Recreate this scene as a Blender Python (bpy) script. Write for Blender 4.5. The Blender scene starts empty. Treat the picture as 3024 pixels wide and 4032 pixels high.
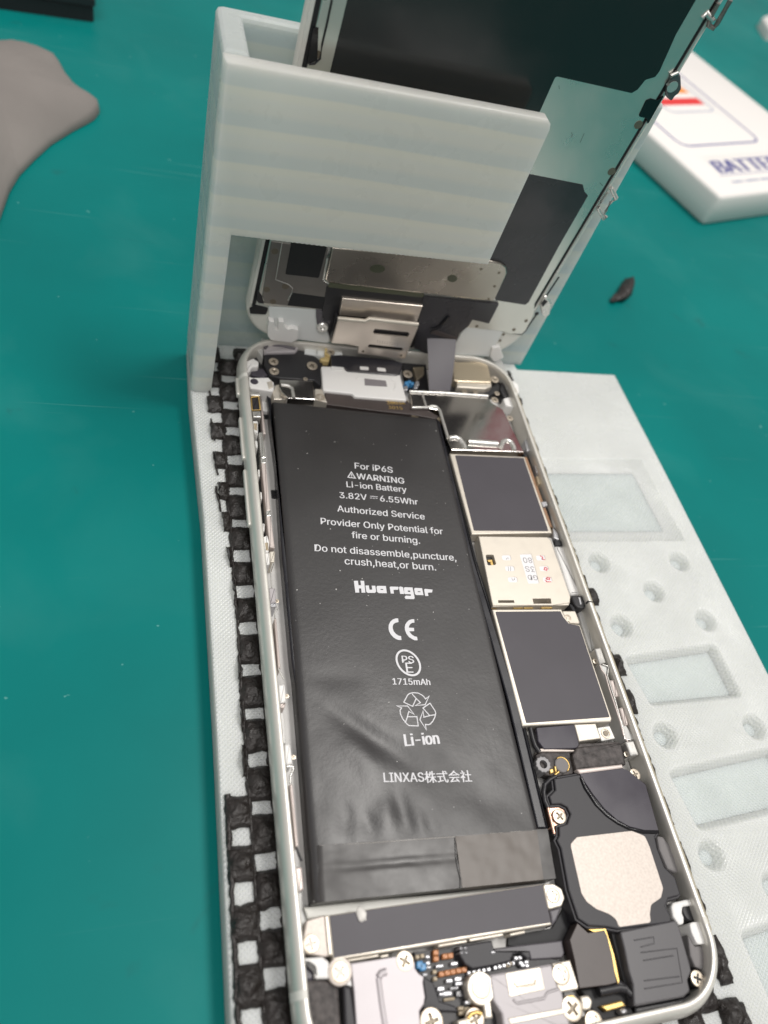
import bpy, bmesh, math, random
from mathutils import Vector, Matrix, noise
random.seed(7)
SC = bpy.context.scene
MM = 0.001                                    # everything is laid out in millimetres

# ------------------------------------------------------------------ camera
CAM_ROT = (0.6415614696, -0.2677002023, -0.1754669925)
CAM_LOC = Vector((-55.4423636, -62.9108168, 122.5818132))
F_PX, PW, PH = 3007.0, 3024.0, 4032.0
cam = bpy.data.cameras.new('camera')
cam_o = bpy.data.objects.new('camera', cam)
SC.collection.objects.link(cam_o)
cam_o.location = CAM_LOC * MM
cam_o.rotation_euler = CAM_ROT
cam.sensor_fit = 'VERTICAL'; cam.sensor_height = 36.0; cam.sensor_width = 27.0
cam.lens = 36.0 * F_PX / PH
cam.clip_start = 0.005; cam.clip_end = 20
cam.dof.use_dof = True
cam.dof.focus_distance = 0.139
cam.dof.aperture_fstop = 17.0
SC.camera = cam_o

# ------------------------------------------------------------------ room light
world = bpy.data.worlds.new("World"); SC.world = world; world.use_nodes = True
def build_world():
    nt = world.node_tree; nt.nodes.clear()
    out = nt.nodes.new('ShaderNodeOutputWorld'); bg = nt.nodes.new('ShaderNodeBackground')
    tc = nt.nodes.new('ShaderNodeTexCoord'); sp = nt.nodes.new('ShaderNodeSeparateXYZ')
    rp = nt.nodes.new('ShaderNodeValToRGB')
    el = rp.color_ramp.elements
    el[0].position = 0.0; el[0].color = (0.10, 0.10, 0.10, 1)
    el[1].position = 1.0; el[1].color = (0.56, 0.57, 0.59, 1)
    e = el.new(0.45); e.color = (0.30, 0.285, 0.27, 1)
    e = el.new(0.75); e.color = (0.42, 0.41, 0.41, 1)
    mp = nt.nodes.new('ShaderNodeMapRange')
    mp.inputs['From Min'].default_value = -1; mp.inputs['From Max'].default_value = 1
    L = nt.links.new
    L(tc.outputs['Generated'], sp.inputs[0]); L(sp.outputs['Z'], mp.inputs['Value'])
    L(mp.outputs[0], rp.inputs[0])
    # uneven room: soft brown and grey areas, and a dark red patch added for the steel cover to reflect
    nz = nt.nodes.new('ShaderNodeTexNoise'); nz.inputs['Scale'].default_value = 2.3; nz.inputs['Detail'].default_value = 2
    L(tc.outputs['Generated'], nz.inputs['Vector'])
    r2 = nt.nodes.new('ShaderNodeValToRGB'); e2 = r2.color_ramp.elements
    e2[0].position, e2[1].position = .36, .62
    e2[0].color = (.70, .64, .58, 1); e2[1].color = (1.22, 1.22, 1.24, 1)
    L(nz.outputs['Fac'], r2.inputs[0])
    mx = nt.nodes.new('ShaderNodeMix'); mx.data_type = 'RGBA'; mx.blend_type = 'MULTIPLY'; mx.inputs['Factor'].default_value = 1
    L(rp.outputs[0], mx.inputs['A']); L(r2.outputs[0], mx.inputs['B'])
    dt = nt.nodes.new('ShaderNodeVectorMath'); dt.operation = 'DOT_PRODUCT'; dt.inputs[1].default_value = (.462, .583, .668)
    nm = nt.nodes.new('ShaderNodeVectorMath'); nm.operation = 'NORMALIZE'
    L(tc.outputs['Generated'], nm.inputs[0]); L(nm.outputs[0], dt.inputs[0])
    m3 = nt.nodes.new('ShaderNodeMapRange'); m3.interpolation_type = 'SMOOTHSTEP'
    m3.inputs['From Min'].default_value = .9955; m3.inputs['From Max'].default_value = .9995
    L(dt.outputs['Value'], m3.inputs['Value'])
    m4 = nt.nodes.new('ShaderNodeMix'); m4.data_type = 'RGBA'
    L(m3.outputs[0], m4.inputs['Factor']); L(mx.outputs['Result'], m4.inputs['A']); m4.inputs['B'].default_value = (.26, .035, .05, 1)
    L(m4.outputs['Result'], bg.inputs['Color'])
    bg.inputs['Strength'].default_value = 0.95
    L(bg.outputs[0], out.inputs[0])
build_world()
def area(name, loc, target, size, size_y, power, color):
    l = bpy.data.lights.new(name, 'AREA'); l.shape = 'RECTANGLE'
    l.size, l.size_y, l.energy, l.color = size, size_y, power, color
    o = bpy.data.objects.new(name, l); SC.collection.objects.link(o)
    o.location = loc
    d = Vector(target) - Vector(loc)
    o.rotation_euler = d.to_track_quat('-Z', 'Y').to_euler()
    return o
area('ceiling_light', (0.52, 0.15, 1.5), (0, 0, 0), 0.72, 0.34, 17.5, (1.0, 0.968, 0.925))
area('ceiling_light', (-0.45, -0.95, 1.7), (0, 0, 0), 1.2, 0.5, 13.5, (1.0, 0.965, 0.92))
SC.view_settings.view_transform = 'Standard'; SC.view_settings.look = 'None'
SC.view_settings.exposure = 0.0; SC.view_settings.gamma = 1.0
SC.view_settings.use_curve_mapping = False
SC.render.engine = 'CYCLES'
SC.cycles.use_denoising = True
SC.cycles.max_bounces = 8; SC.cycles.glossy_bounces = 4; SC.cycles.diffuse_bounces = 4
SC.cycles.sample_clamp_indirect = 6.0

# ------------------------------------------------------------------ measuring helpers
from mathutils import Euler
_R = Euler(CAM_ROT).to_matrix()
def ray(px, py):
    return _R @ Vector(((px - PW / 2) / F_PX, -(py - PH / 2) / F_PX, -1.0))
def at(px, py, z):
    d = ray(px, py); t = (z - CAM_LOC.z) / d.z
    return CAM_LOC + d * t
TAGS = {                                      # measuring windows: origin and scale in the photograph
 'S': (0, 0, 1.82278), 'A': (700, 850, .48222), 'B': (1400, 850, .48222), 'C': (1600, 1500, .48222),
 'D': (1750, 2200, .48222), 'E': (2000, 2700, .5425), 'F': (2000, 3300, .48222), 'G': (1150, 3300, .5425),
 'I': (700, 2600, .48222), 'J': (700, 1500, .5425), 'K': (1950, 1350, .64738), 'L': (2400, 2600, .6473),
 'N': (1050, 1700, .57264), 'O': (1050, 2600, .69319), 'T': (1200, 1100, .30139), 'U': (1050, 3750, .39181),
 'V': (1500, 3700, .48222), 'W': (2400, 0, .42946), 'Y': (750, 0, .36166), 'X': (1000, 0, .72333),
 'P': (2000, 0, .61724), 'Z': (0, 0, .66305), 'R': (1540, 2680, .13261), 'H': (1370, 2260, .217),
 'Q': (1500, 2410, .11757), 'M': (1900, 2110, .25316)}
def q(tag, pts, z):
    x0, y0, s = TAGS[tag]; r = []
    for a, b in pts:
        p = at(x0 + a * s, y0 + b * s, z); r.append((p.x, p.y))
    return r
# the raised display: its inner face as a plane with its own axes
DO = Vector((0.06879, 68.27527, 5.4819)); DU = Vector((0.999483, 0.022565, -0.022891))
DV = Vector((0.023844, -0.042879, 0.998796)); DN = Vector((0.021557, -0.998825, -0.043394))
def qd(tag, pts, w):
    x0, y0, s = TAGS[tag]; r = []
    for a, b in pts:
        d = ray(x0 + a * s, y0 + b * s)
        t = (w - (CAM_LOC - DO).dot(DN)) / d.dot(DN)
        p = CAM_LOC + d * t - DO
        r.append((p.dot(DU), p.dot(DV)))
    return r
def TD(x, y, z): return DO + DU * x + DV * y + DN * z
def TI(x, y, z): return Vector((x, y, z))

# ------------------------------------------------------------------ mesh helpers
def area2(p): return sum(p[i][0] * p[(i + 1) % len(p)][1] - p[(i + 1) % len(p)][0] * p[i][1] for i in range(len(p)))
def ccw(p): return list(p) if area2(p) > 0 else list(reversed(p))
def fillet(pts, r, seg=4):
    if r <= 0: return list(pts)
    n = len(pts); out = []
    for i in range(n):
        a, b, c = Vector(pts[i - 1]), Vector(pts[i]), Vector(pts[(i + 1) % n])
        u, v = (a - b), (c - b); lu, lv = u.length, v.length
        if lu < 1e-6 or lv < 1e-6: continue
        u /= lu; v /= lv
        ang = u.angle(v)
        if ang > 3.0 or ang < 0.05: out.append(tuple(b)); continue
        d = min(r / math.tan(ang / 2), lu * .45, lv * .45)
        p0, p1 = b + u * d, b + v * d
        for k in range(seg + 1):
            t = k / seg
            p = p0 * (1 - t) ** 2 + b * 2 * t * (1 - t) + p1 * t * t
            out.append((p.x, p.y))
    return out
def inset(p, b):                              # ccw polygon moved inwards by b
    n = len(p); out = []
    for i in range(n):
        a, c, e = Vector(p[i - 1]), Vector(p[i]), Vector(p[(i + 1) % n])
        u, v = c - a, e - c
        if u.length < 1e-9: u = v
        if v.length < 1e-9: v = u
        n1 = Vector((-u.y, u.x)).normalized(); n2 = Vector((-v.y, v.x)).normalized()
        m = n1 + n2
        if m.length < 1e-6: m = n1
        m.normalize(); k = max(m.dot(n1), .45)
        out.append(tuple(c + m * (b / k)))
    return out
class MB:
    def __init__(s, T=TI): s.bm = bmesh.new(); s.T = T
    def v(s, x, y, z): return s.bm.verts.new(s.T(x, y, z))
    def loop(s, pts, z): return [s.v(x, y, z) for x, y in pts]
    def f(s, vs):
        try: return s.bm.faces.new(vs)
        except ValueError: return None
    def bridge(s, a, b):
        n = len(a)
        for i in range(n): s.f([a[i], a[(i + 1) % n], b[(i + 1) % n], b[i]])
    def cap(s, loops):
        if len(loops) == 1: s.f(loops[0]); return
        es = []
        for l in loops:
            for i in range(len(l)):
                e = s.bm.edges.get((l[i], l[(i + 1) % len(l)])) or s.bm.edges.new((l[i], l[(i + 1) % len(l)]))
                es.append(e)
        bmesh.ops.triangle_fill(s.bm, edges=es, use_beauty=True)
    def prism(s, pts, z0, z1, b=.1, r=0, holes=(), bottom=True):
        p = ccw(fillet(pts, r))
        b = min(b, (z1 - z0) * .6)
        lo = s.loop(p, z0)
        rings = [lo]
        if b > 0:
            rings.append(s.loop(p, z1 - b))
            rings.append(s.loop(inset(p, b * .3), z1 - b * .3))
            rings.append(s.loop(inset(p, b), z1))
        else: rings.append(s.loop(p, z1))
        for i in range(len(rings) - 1): s.bridge(rings[i], rings[i + 1])
        ht, hb = [], []
        for h in holes:
            h = ccw(h); t = s.loop(h, z1); o = s.loop(h, z0)
            s.bridge(t, o); ht.append(t); hb.append(o)
        s.cap([rings[-1]] + ht)
        if bottom: s.cap([lo] + hb)
        return s
    def box(s, x0, x1, y0, y1, z0, z1, b=.1, r=0):
        return s.prism([(x0, y0), (x1, y0), (x1, y1), (x0, y1)], z0, z1, b, r)
    def tube(s, pts, r, seg=8, cap=True):     # pts in world mm
        pts = [Vector(p) for p in pts]; rings = []
        up = Vector((0, 0, 1))
        for i, p in enumerate(pts):
            t = (pts[min(i + 1, len(pts) - 1)] - pts[max(i - 1, 0)]).normalized()
            a = t.cross(up)
            if a.length < .05: a = t.cross(Vector((1, 0, 0)))
            a.normalize(); b = a.cross(t).normalized()
            rr = r[i] if isinstance(r, (list, tuple)) else r
            rings.append([s.bm.verts.new(p + a * math.cos(2 * math.pi * k / seg) * rr + b * math.sin(2 * math.pi * k / seg) * rr) for k in range(seg)])
        for i in range(len(rings) - 1): s.bridge(rings[i], rings[i + 1])
        if cap: s.f(rings[0]); s.f(rings[-1])
        return s
    def lathe(s, cx, cy, prof, seg=28):
        rings = []
        for r, z in prof:
            rings.append([s.v(cx + r * math.cos(2 * math.pi * k / seg), cy + r * math.sin(2 * math.pi * k / seg), z) for k in range(seg)])
        for i in range(len(rings) - 1): s.bridge(rings[i], rings[i + 1])
        s.f(rings[-1]); return s
    def stroke(s, pts, w, zf, closed=False):  # flat ribbon with mitred joints
        P = [Vector(p) for p in pts]; n = len(P); L, Rr = [], []
        for i in range(n):
            a = P[i - 1] if (closed or i > 0) else P[i] - (P[1] - P[0])
            c = P[(i + 1) % n] if (closed or i < n - 1) else P[i] + (P[i] - P[i - 1])
            u, v = (P[i] - a).normalized(), (c - P[i]).normalized()
            n1, n2 = Vector((-u.y, u.x)), Vector((-v.y, v.x)); m = n1 + n2
            if m.length < 1e-4: m = n1
            m.normalize(); k = max(m.dot(n1), .45)
            for lst, sg in ((L, 1), (Rr, -1)):
                o = P[i] + m * (sg * w / 2 / k); lst.append(s.v(o.x, o.y, zf(o.x, o.y)))
        for i in range(n if closed else n - 1):
            j = (i + 1) % n; s.f([L[i], L[j], Rr[j], Rr[i]])
        return s
def circ(cx, cy, r, n=24, ry=None):
    ry = ry or r
    return [(cx + r * math.cos(2 * math.pi * k / n), cy + ry * math.sin(2 * math.pi * k / n)) for k in range(n)]
ORG = {}
def link(o, parent=None):
    SC.collection.objects.link(o)
    if parent is not None: o.parent = parent
def build(name, mb, m, parent=None, smooth=20, origin=None, normals=True):
    bm = mb.bm
    if normals: bmesh.ops.recalc_face_normals(bm, faces=bm.faces)
    bm.verts.index_update()
    xs = [v.co for v in bm.verts]
    if origin is None:
        lo = Vector((min(c.x for c in xs), min(c.y for c in xs), min(c.z for c in xs)))
        hi = Vector((max(c.x for c in xs), max(c.y for c in xs), max(c.z for c in xs)))
        origin = Vector(((lo.x + hi.x) / 2, (lo.y + hi.y) / 2, lo.z))
    origin = Vector(origin)
    for v in bm.verts: v.co = (v.co - origin) * MM
    me = bpy.data.meshes.new(name); bm.to_mesh(me); bm.free()
    me.materials.append(m)
    if smooth:
        me.shade_smooth(); me.set_sharp_from_angle(angle=math.radians(smooth))
    o = bpy.data.objects.new(name, me)
    link(o, parent); ORG[o.name] = origin
    po = ORG[parent.name] if parent is not None else Vector((0, 0, 0))
    o.location = (origin - po) * MM
    return o
def empty(name, origin, label, cat, group=None):
    o = bpy.data.objects.new(name, None); o.empty_display_size = .01
    SC.collection.objects.link(o); o.location = Vector(origin) * MM; ORG[o.name] = Vector(origin)
    return tag(o, label, cat, group)
def tag(o, label=None, cat=None, group=None, kind=None):
    for k, v in (('label', label), ('category', cat), ('group', group), ('kind', kind)):
        if v: o[k] = v
    return o

# ------------------------------------------------------------------ materials
def mat(name, col, rough=.5, metal=0.0, var=None, bump=None, coat=0, sss=0, spec=.5, rvar=None, aniso=0):
    m = bpy.data.materials.new(name); m.use_nodes = True
    nt = m.node_tree; b = nt.nodes['Principled BSDF']; L = nt.links.new
    b.inputs['Base Color'].default_value = (*col, 1); b.inputs['Roughness'].default_value = rough
    b.inputs['Metallic'].default_value = metal; b.inputs['Specular IOR Level'].default_value = spec
    if coat: b.inputs['Coat Weight'].default_value = coat; b.inputs['Coat Roughness'].default_value = .12
    if sss:
        b.inputs['Subsurface Weight'].default_value = sss; b.inputs['Subsurface Scale'].default_value = .004
        b.inputs['Subsurface Radius'].default_value = (1, 1, .9)
    if aniso: b.inputs['Anisotropic'].default_value = aniso
    tc = nt.nodes.new('ShaderNodeTexCoord')
    def nz(scale, detail=4):
        n = nt.nodes.new('ShaderNodeTexNoise'); n.inputs['Scale'].default_value = scale
        n.inputs['Detail'].default_value = detail; L(tc.outputs['Object'], n.inputs['Vector']); return n
    if var:                                   # (scale, dark factor, light factor)
        n = nz(var[0]); r = nt.nodes.new('ShaderNodeValToRGB')
        r.color_ramp.elements[0].position = .3; r.color_ramp.elements[1].position = .7
        r.color_ramp.elements[0].color = (*[c * var[1] for c in col], 1)
        r.color_ramp.elements[1].color = (*[min(c * var[2], 1) for c in col], 1)
        L(n.outputs['Fac'], r.inputs[0]); L(r.outputs[0], b.inputs['Base Color'])
    if rvar:
        n = nz(rvar[0]); mr = nt.nodes.new('ShaderNodeMapRange')
        mr.inputs['From Min'].default_value = .3; mr.inputs['From Max'].default_value = .7
        mr.inputs['To Min'].default_value = rvar[1]; mr.inputs['To Max'].default_value = rvar[2]
        L(n.outputs['Fac'], mr.inputs['Value']); L(mr.outputs[0], b.inputs['Roughness'])
    if bump:                                  # (scale, strength, distance in mm)
        n = nz(bump[0], 5); bp = nt.nodes.new('ShaderNodeBump')
        bp.inputs['Strength'].default_value = bump[1]; bp.inputs['Distance'].default_value = bump[2] * MM
        L(n.outputs['Fac'], bp.inputs['Height']); L(bp.outputs[0], b.inputs['Normal'])
    return m
ALU = mat('satin_aluminium', (.72, .70, .645), .42, .45, bump=(3000, .08, .05), rvar=(300, .28, .42))
ALU_IN = mat('inner_aluminium', (.50, .50, .485), .5, .3, bump=(2500, .15, .05), var=(120, .85, 1.08))
FLOOR = mat('blasted_aluminium', (.58, .57, .555), .55, .15, bump=(3000, .2, .05), var=(90, .85, 1.1))
NICKEL = mat('nickel_silver', (.66, .61, .53), .44, .55, bump=(900, .06, .1), rvar=(500, .38, .52))
NICKEL_D = mat('warm_steel', (.53, .475, .43), .5, .45, bump=(2500, .15, .06), var=(2500, .9, 1.08))
STEEL = mat('polished_steel', (.62, .59, .56), .13, 1.0, bump=(250, .04, .1), rvar=(160, .09, .2))
STEEL_M = mat('satin_steel', (.66, .65, .62), .32, .7, bump=(1500, .06, .05), rvar=(300, .22, .38))
LCDPLATE = mat('brushed_backplate', (.66, .655, .61), .3, .85, rvar=(120, .24, .36), bump=(900, .04, .05))
LCDDARK = mat('grey_backplate', (.25, .235, .22), .38, .7, rvar=(300, .3, .45))
SCREW = mat('screw_steel', (.56, .49, .40), .38, .75, bump=(2500, .15, .06))
SCREW_D = mat('screw_recess', (.22, .19, .15), .5, .8)
GOLD = mat('gold_contact', (.66, .46, .17), .4, .9)
COPPER = mat('copper_foil', (.80, .50, .38), .32, .9)
BRONZE = mat('camera_can', (.55, .47, .35), .35, .8, bump=(800, .06, .05))
FILM = mat('graphite_film', (.052, .047, .057), .5, 0, bump=(5000, .12, .03), var=(100, .93, 1.06))
FILM2 = mat('black_film', (.014, .015, .016), .24, 0, rvar=(110, .12, .24), spec=.55, bump=(40, .10, .4))
FILM3 = mat('charcoal_film', (.034, .033, .038), .26, 0, rvar=(60, .14, .40), var=(140, .85, 1.15), bump=(70, .3, .5))
POUCH = mat('battery_pouch', (.026, .0245, .025), .40, 0, bump=(1600, .22, .09), rvar=(60, .34, .48), spec=.55)
def dusty(m):
    nt = m.node_tree; b = nt.nodes['Principled BSDF']; L = nt.links.new
    tc = nt.nodes.new('ShaderNodeTexCoord'); n = nt.nodes.new('ShaderNodeTexNoise')
    n.inputs['Scale'].default_value = 1500; n.inputs['Detail'].default_value = 1
    r = nt.nodes.new('ShaderNodeValToRGB'); e = r.color_ramp.elements
    e[0].position, e[1].position = .775, .80
    e[0].color = b.inputs['Base Color'].default_value[:]; e[1].color = (.42, .41, .40, 1)
    L(tc.outputs['Object'], n.inputs['Vector']); L(n.outputs['Fac'], r.inputs[0]); L(r.outputs[0], b.inputs['Base Color'])
dusty(POUCH)
POUCH_S = mat('pouch_seam', (.012, .012, .016), .25, 0, rvar=(200, .2, .4))
TAPE = mat('black_tape', (.036, .033, .032), .38, 0, bump=(350, .06, .15), rvar=(160, .32, .46))
TAPE_B = mat('brown_tape', (.080, .064, .052), .4, 0, bump=(500, .05, .12), var=(200, .95, 1.05))
INK = mat('pale_ink', (.66, .66, .68), .55)
BLACK = mat('black_plastic', (.020, .0195, .022), .38, 0, bump=(2500, .1, .04))
BLACKM = mat('matt_black', (.012, .012, .014), .6, 0)
GLOSS = mat('gloss_black', (.008, .008, .010), .1, 0)
SPK = mat('speaker_plastic', (.024, .0228, .027), .5, 0, bump=(3500, .14, .04), var=(150, .93, 1.06))
FLEXD = mat('dark_flex', (.050, .045, .058), .34, 0, rvar=(90, .2, .34), bump=(300, .05, .08))
FLEXB = mat('brown_flex', (.060, .047, .044), .4, 0, var=(200, .85, 1.1))
FLEXR = mat('ribbon_grey', (.10, .093, .105), .42, 0, bump=(800, .08, .05))
GREYP = mat('grey_cover', (.50, .465, .48), .42, .15, bump=(250, .08, .15), var=(90, .94, 1.04))
GREYC = mat('grey_connector', (.40, .375, .385), .42, .1, bump=(900, .06, .05))
WHITEP = mat('white_plastic', (.78, .77, .75), .42, 0, sss=.1)
WHITEB = mat('bezel_white', (.74, .735, .68), .38, 0, sss=.1, var=(140, .93, 1.03))
PALE = mat('pale_adhesive', (.74, .765, .755), .34, 0, sss=.1)
PCB = mat('circuit_board', (.018, .016, .018), .45, 0, bump=(1500, .3, .08))
CAP_O = mat('capacitor_orange', (.42, .17, .06), .38, .1, bump=(1800, .2, .05))
CAP_B = mat('capacitor_blue', (.06, .26, .52), .36, 0)
CAP_T = mat('capacitor_tan', (.45, .37, .26), .4, .1)
CAP_G = mat('solder_grey', (.52, .52, .54), .34, .6)
FOAM = mat('sparkle_foam', (.055, .048, .046), .62, 0, bump=(1300, 1.0, .3), var=(900, .55, 1.9))
FOAMG = mat('grey_foam', (.20, .19, .19), .8, 0, bump=(1200, .5, .2))
RUBBER = mat('black_rubber', (.020, .0165, .015), .42, 0, bump=(750, 1.0, .7), rvar=(700, .25, .6))
YELLOW = mat('aged_glue', (.62, .48, .22), .35, .1)
ROSE = mat('rose_foil', (.62, .545, .51), .4, .3)
WINE = mat('pcb_edge', (.34, .20, .12), .4, .2)

def pla(name, col, cross=0.0, layers=0.0, bands=False):
    m = mat(name, col, .3, 0, sss=.6, rvar=(180, .2, .42), spec=.5)
    nt = m.node_tree; b = nt.nodes['Principled BSDF']; L = nt.links.new
    tc = nt.nodes.new('ShaderNodeTexCoord'); h = None
    def wave(rot, scale, dist=.6):
        mp = nt.nodes.new('ShaderNodeMapping'); mp.inputs['Rotation'].default_value = rot
        w = nt.nodes.new('ShaderNodeTexWave'); w.wave_type = 'BANDS'; w.bands_direction = 'X'
        w.inputs['Scale'].default_value = scale; w.inputs['Distortion'].default_value = dist
        w.inputs['Detail'].default_value = 1.0; w.inputs['Detail Scale'].default_value = .6
        L(tc.outputs['Object'], mp.inputs['Vector']); L(mp.outputs[0], w.inputs['Vector']); return w
    if cross:
        a = wave((0, 0, math.radians(47)), 520); c = wave((0, 0, math.radians(-43)), 520)
        mx = nt.nodes.new('ShaderNodeMath'); mx.operation = 'MAXIMUM'
        L(a.outputs['Fac'], mx.inputs[0]); L(c.outputs['Fac'], mx.inputs[1])
        n0 = nt.nodes.new('ShaderNodeTexNoise'); n0.inputs['Scale'].default_value = 90; n0.inputs['Detail'].default_value = 3
        L(tc.outputs['Object'], n0.inputs['Vector'])
        ml0 = nt.nodes.new('ShaderNodeMath'); ml0.operation = 'MULTIPLY'; L(mx.outputs[0], ml0.inputs[0]); L(n0.outputs['Fac'], ml0.inputs[1])
        h = ml0.outputs[0]; st = cross
    if layers:
        a = wave((0, math.radians(90), 0), 900, .3); h = a.outputs['Fac']; st = layers
    n = nt.nodes.new('ShaderNodeTexNoise'); n.inputs['Scale'].default_value = 260; n.inputs['Detail'].default_value = 6
    L(tc.outputs['Object'], n.inputs['Vector'])
    if h:
        ad = nt.nodes.new('ShaderNodeMath'); ad.operation = 'ADD'
        L(h, ad.inputs[0]); L(n.outputs['Fac'], ad.inputs[1])
        bp = nt.nodes.new('ShaderNodeBump'); bp.inputs['Strength'].default_value = st
        bp.inputs['Distance'].default_value = (.3 if cross else .12) * MM
        L(ad.outputs[0], bp.inputs['Height']); L(bp.outputs[0], b.inputs['Normal'])
    if bands:                                 # infill ribs shining through the thin printed wall
        sp = nt.nodes.new('ShaderNodeSeparateXYZ'); L(tc.outputs['Object'], sp.inputs[0])
        n2 = nt.nodes.new('ShaderNodeTexNoise'); n2.inputs['Scale'].default_value = 25
        L(tc.outputs['Object'], n2.inputs['Vector'])
        ad = nt.nodes.new('ShaderNodeMath'); ad.operation = 'MULTIPLY_ADD'; ad.inputs[1].default_value = .0016
        L(n2.outputs['Fac'], ad.inputs[0]); L(sp.outputs['Z'], ad.inputs[2])
        ml = nt.nodes.new('ShaderNodeMath'); ml.operation = 'MULTIPLY'; ml.inputs[1].default_value = 1 / .0062
        L(ad.outputs[0], ml.inputs[0])
        fr = nt.nodes.new('ShaderNodeMath'); fr.operation = 'FRACT'; L(ml.outputs[0], fr.inputs[0])
        rp = nt.nodes.new('ShaderNodeValToRGB'); e = rp.color_ramp.elements
        cool = [col[0] * .86, col[1] * .91, col[2] * .955]; warm = [col[0] * 1.05, col[1] * 1.03, col[2] * .99]
        e[0].position = 0; e[0].color = (*cool, 1); e[1].position = 1; e[1].color = (*cool, 1)
        for ps, c in ((.12, cool), (.30, [x * .975 for x in col]), (.55, [x for x in col]), (.68, warm), (.80, warm), (.86, cool)):
            k = e.new(ps); k.color = (*c, 1)
        L(fr.outputs[0], rp.inputs[0]); L(rp.outputs[0], b.inputs['Base Color'])
    # thin printed walls let some light through
    tr = nt.nodes.new('ShaderNodeBsdfTranslucent'); tr.inputs['Color'].default_value = (*[min(1, c * 1.25) for c in col], 1)
    mxs = nt.nodes.new('ShaderNodeMixShader'); mxs.inputs[0].default_value = .06 if cross else .36
    L(b.outputs[0], mxs.inputs[1]); L(tr.outputs[0], mxs.inputs[2])
    L(mxs.outputs[0], nt.nodes['Material Output'].inputs['Surface'])
    return m
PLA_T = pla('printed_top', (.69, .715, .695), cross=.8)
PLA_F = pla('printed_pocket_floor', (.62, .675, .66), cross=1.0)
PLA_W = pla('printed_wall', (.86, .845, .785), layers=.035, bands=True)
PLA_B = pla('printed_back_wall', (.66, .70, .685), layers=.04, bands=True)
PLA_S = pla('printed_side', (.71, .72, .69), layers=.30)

def mat_table():
    m = mat('teal_work_mat', (.001, .225, .205), .45, 0, rvar=(16, .34, .5), spec=.13, bump=(2200, .05, .05))
    nt = m.node_tree; b = nt.nodes['Principled BSDF']; L = nt.links.new
    tc = nt.nodes.new('ShaderNodeTexCoord')
    def nz(s, d=6, dist=0):
        n = nt.nodes.new('ShaderNodeTexNoise'); n.inputs['Scale'].default_value = s
        n.inputs['Detail'].default_value = d; n.inputs['Distortion'].default_value = dist
        L(tc.outputs['Object'], n.inputs['Vector']); return n
    def ramp(src, p0, p1, c0, c1):
        r = nt.nodes.new('ShaderNodeValToRGB'); e = r.color_ramp.elements
        e[0].position, e[1].position = p0, p1; e[0].color = (*c0, 1); e[1].color = (*c1, 1)
        L(src, r.inputs[0]); return r
    def mix(fac, a, c):
        x = nt.nodes.new('ShaderNodeMix'); x.data_type = 'RGBA'
        L(fac, x.inputs['Factor'])
        if isinstance(a, tuple): x.inputs['A'].default_value = (*a, 1)
        else: L(a, x.inputs['A'])
        x.inputs['B'].default_value = (*c, 1)
        return x.outputs['Result']
    base = ramp(nz(14).outputs['Fac'], .3, .75, (.0, .142, .134), (.0, .192, .178)).outputs[0]
    pale = ramp(nz(30, 9, .5).outputs['Fac'], .54, .78, (0, 0, 0), (.12, .12, .12)).outputs[0]
    c = mix(pale, base, (.10, .30, .28))
    dirt = ramp(nz(60, 8, .8).outputs['Fac'], .68, .80, (0, 0, 0), (.5, .5, .5)).outputs[0]
    c = mix(dirt, c, (.02, .06, .06))
    speck = ramp(nz(420, 2).outputs['Fac'], .745, .775, (0, 0, 0), (.5, .5, .5)).outputs[0]
    c = mix(speck, c, (.16, .40, .37))
    def streak(rot, sx, sy, p0, p1, amount, colr, c):
        mp = nt.nodes.new('ShaderNodeMapping'); mp.inputs['Rotation'].default_value = (0, 0, math.radians(rot)); mp.inputs['Scale'].default_value = (sx, sy, 1)
        n = nt.nodes.new('ShaderNodeTexNoise'); n.inputs['Scale'].default_value = 1; n.inputs['Detail'].default_value = 3
        L(tc.outputs['Object'], mp.inputs['Vector']); L(mp.outputs[0], n.inputs['Vector'])
        f = ramp(n.outputs['Fac'], p0, p1, (0, 0, 0), (amount,) * 3).outputs[0]
        return mix(f, c, colr)
    c = streak(28, 12, 900, .68, .78, .5, (.12, .33, .31), c)
    c = streak(-52, 16, 1100, .74, .82, .4, (.10, .30, .28), c)
    c = streak(75, 10, 800, .70, .80, .5, (.01, .09, .09), c)
    L(c, b.inputs['Base Color'])
    return m
TABLE = mat_table()

# ------------------------------------------------------------------ the table
ZM = -7.5                                     # table top
mb = MB()
vs = [mb.v(x, y, ZM) for x, y in ((-900, -700), (1300, -700), (1300, 1500), (-900, 1500))]
mb.f(vs)
tag(build('table_mat', mb, TABLE, origin=(0, 0, ZM), smooth=0), kind='structure')

# ------------------------------------------------------------------ printed repair stand
ZT = -1.5
stand = empty('repair_stand', (15, 0, ZM), 'white 3D printed stand with an upright slot wall holding up the opened screen', 'repair stand')
base_pts = [(-43.9, 75), (-43.9, 57), (-42.4, 24), (-41.9, -20), (-41.9, -60), (-41.9, -110), (80, -110), (78.2, -60),
            (74.2, -14.4), (72.3, 39.6), (70.7, 74.0), (40.1, 72.9), (40, 76.5)]
hole_c = [(42.7, 13.2), (64.2, 13.4), (53.9, 5.6), (42.3, -2.4), (64.2, -1.8), (42.8, -25.9), (64.4, -25.8), (43.0, -47.6), (64.8, -47.2), (53.6, -54.0)]
pockets = [[(20, 41.8), (66.5, 43.6), (68.6, 18.8), (20, 18.2)],
           [(39.5, -8.9), (64.2, -6.8), (65.4, -19.9), (41.8, -20.4)],
           [(39.9, -32.0), (67, -29.6), (69.5, -41.9), (42.0, -43.9)],
           [(42.2, -59.3), (71, -56.6), (72, -72), (43.4, -73)]]
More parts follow.
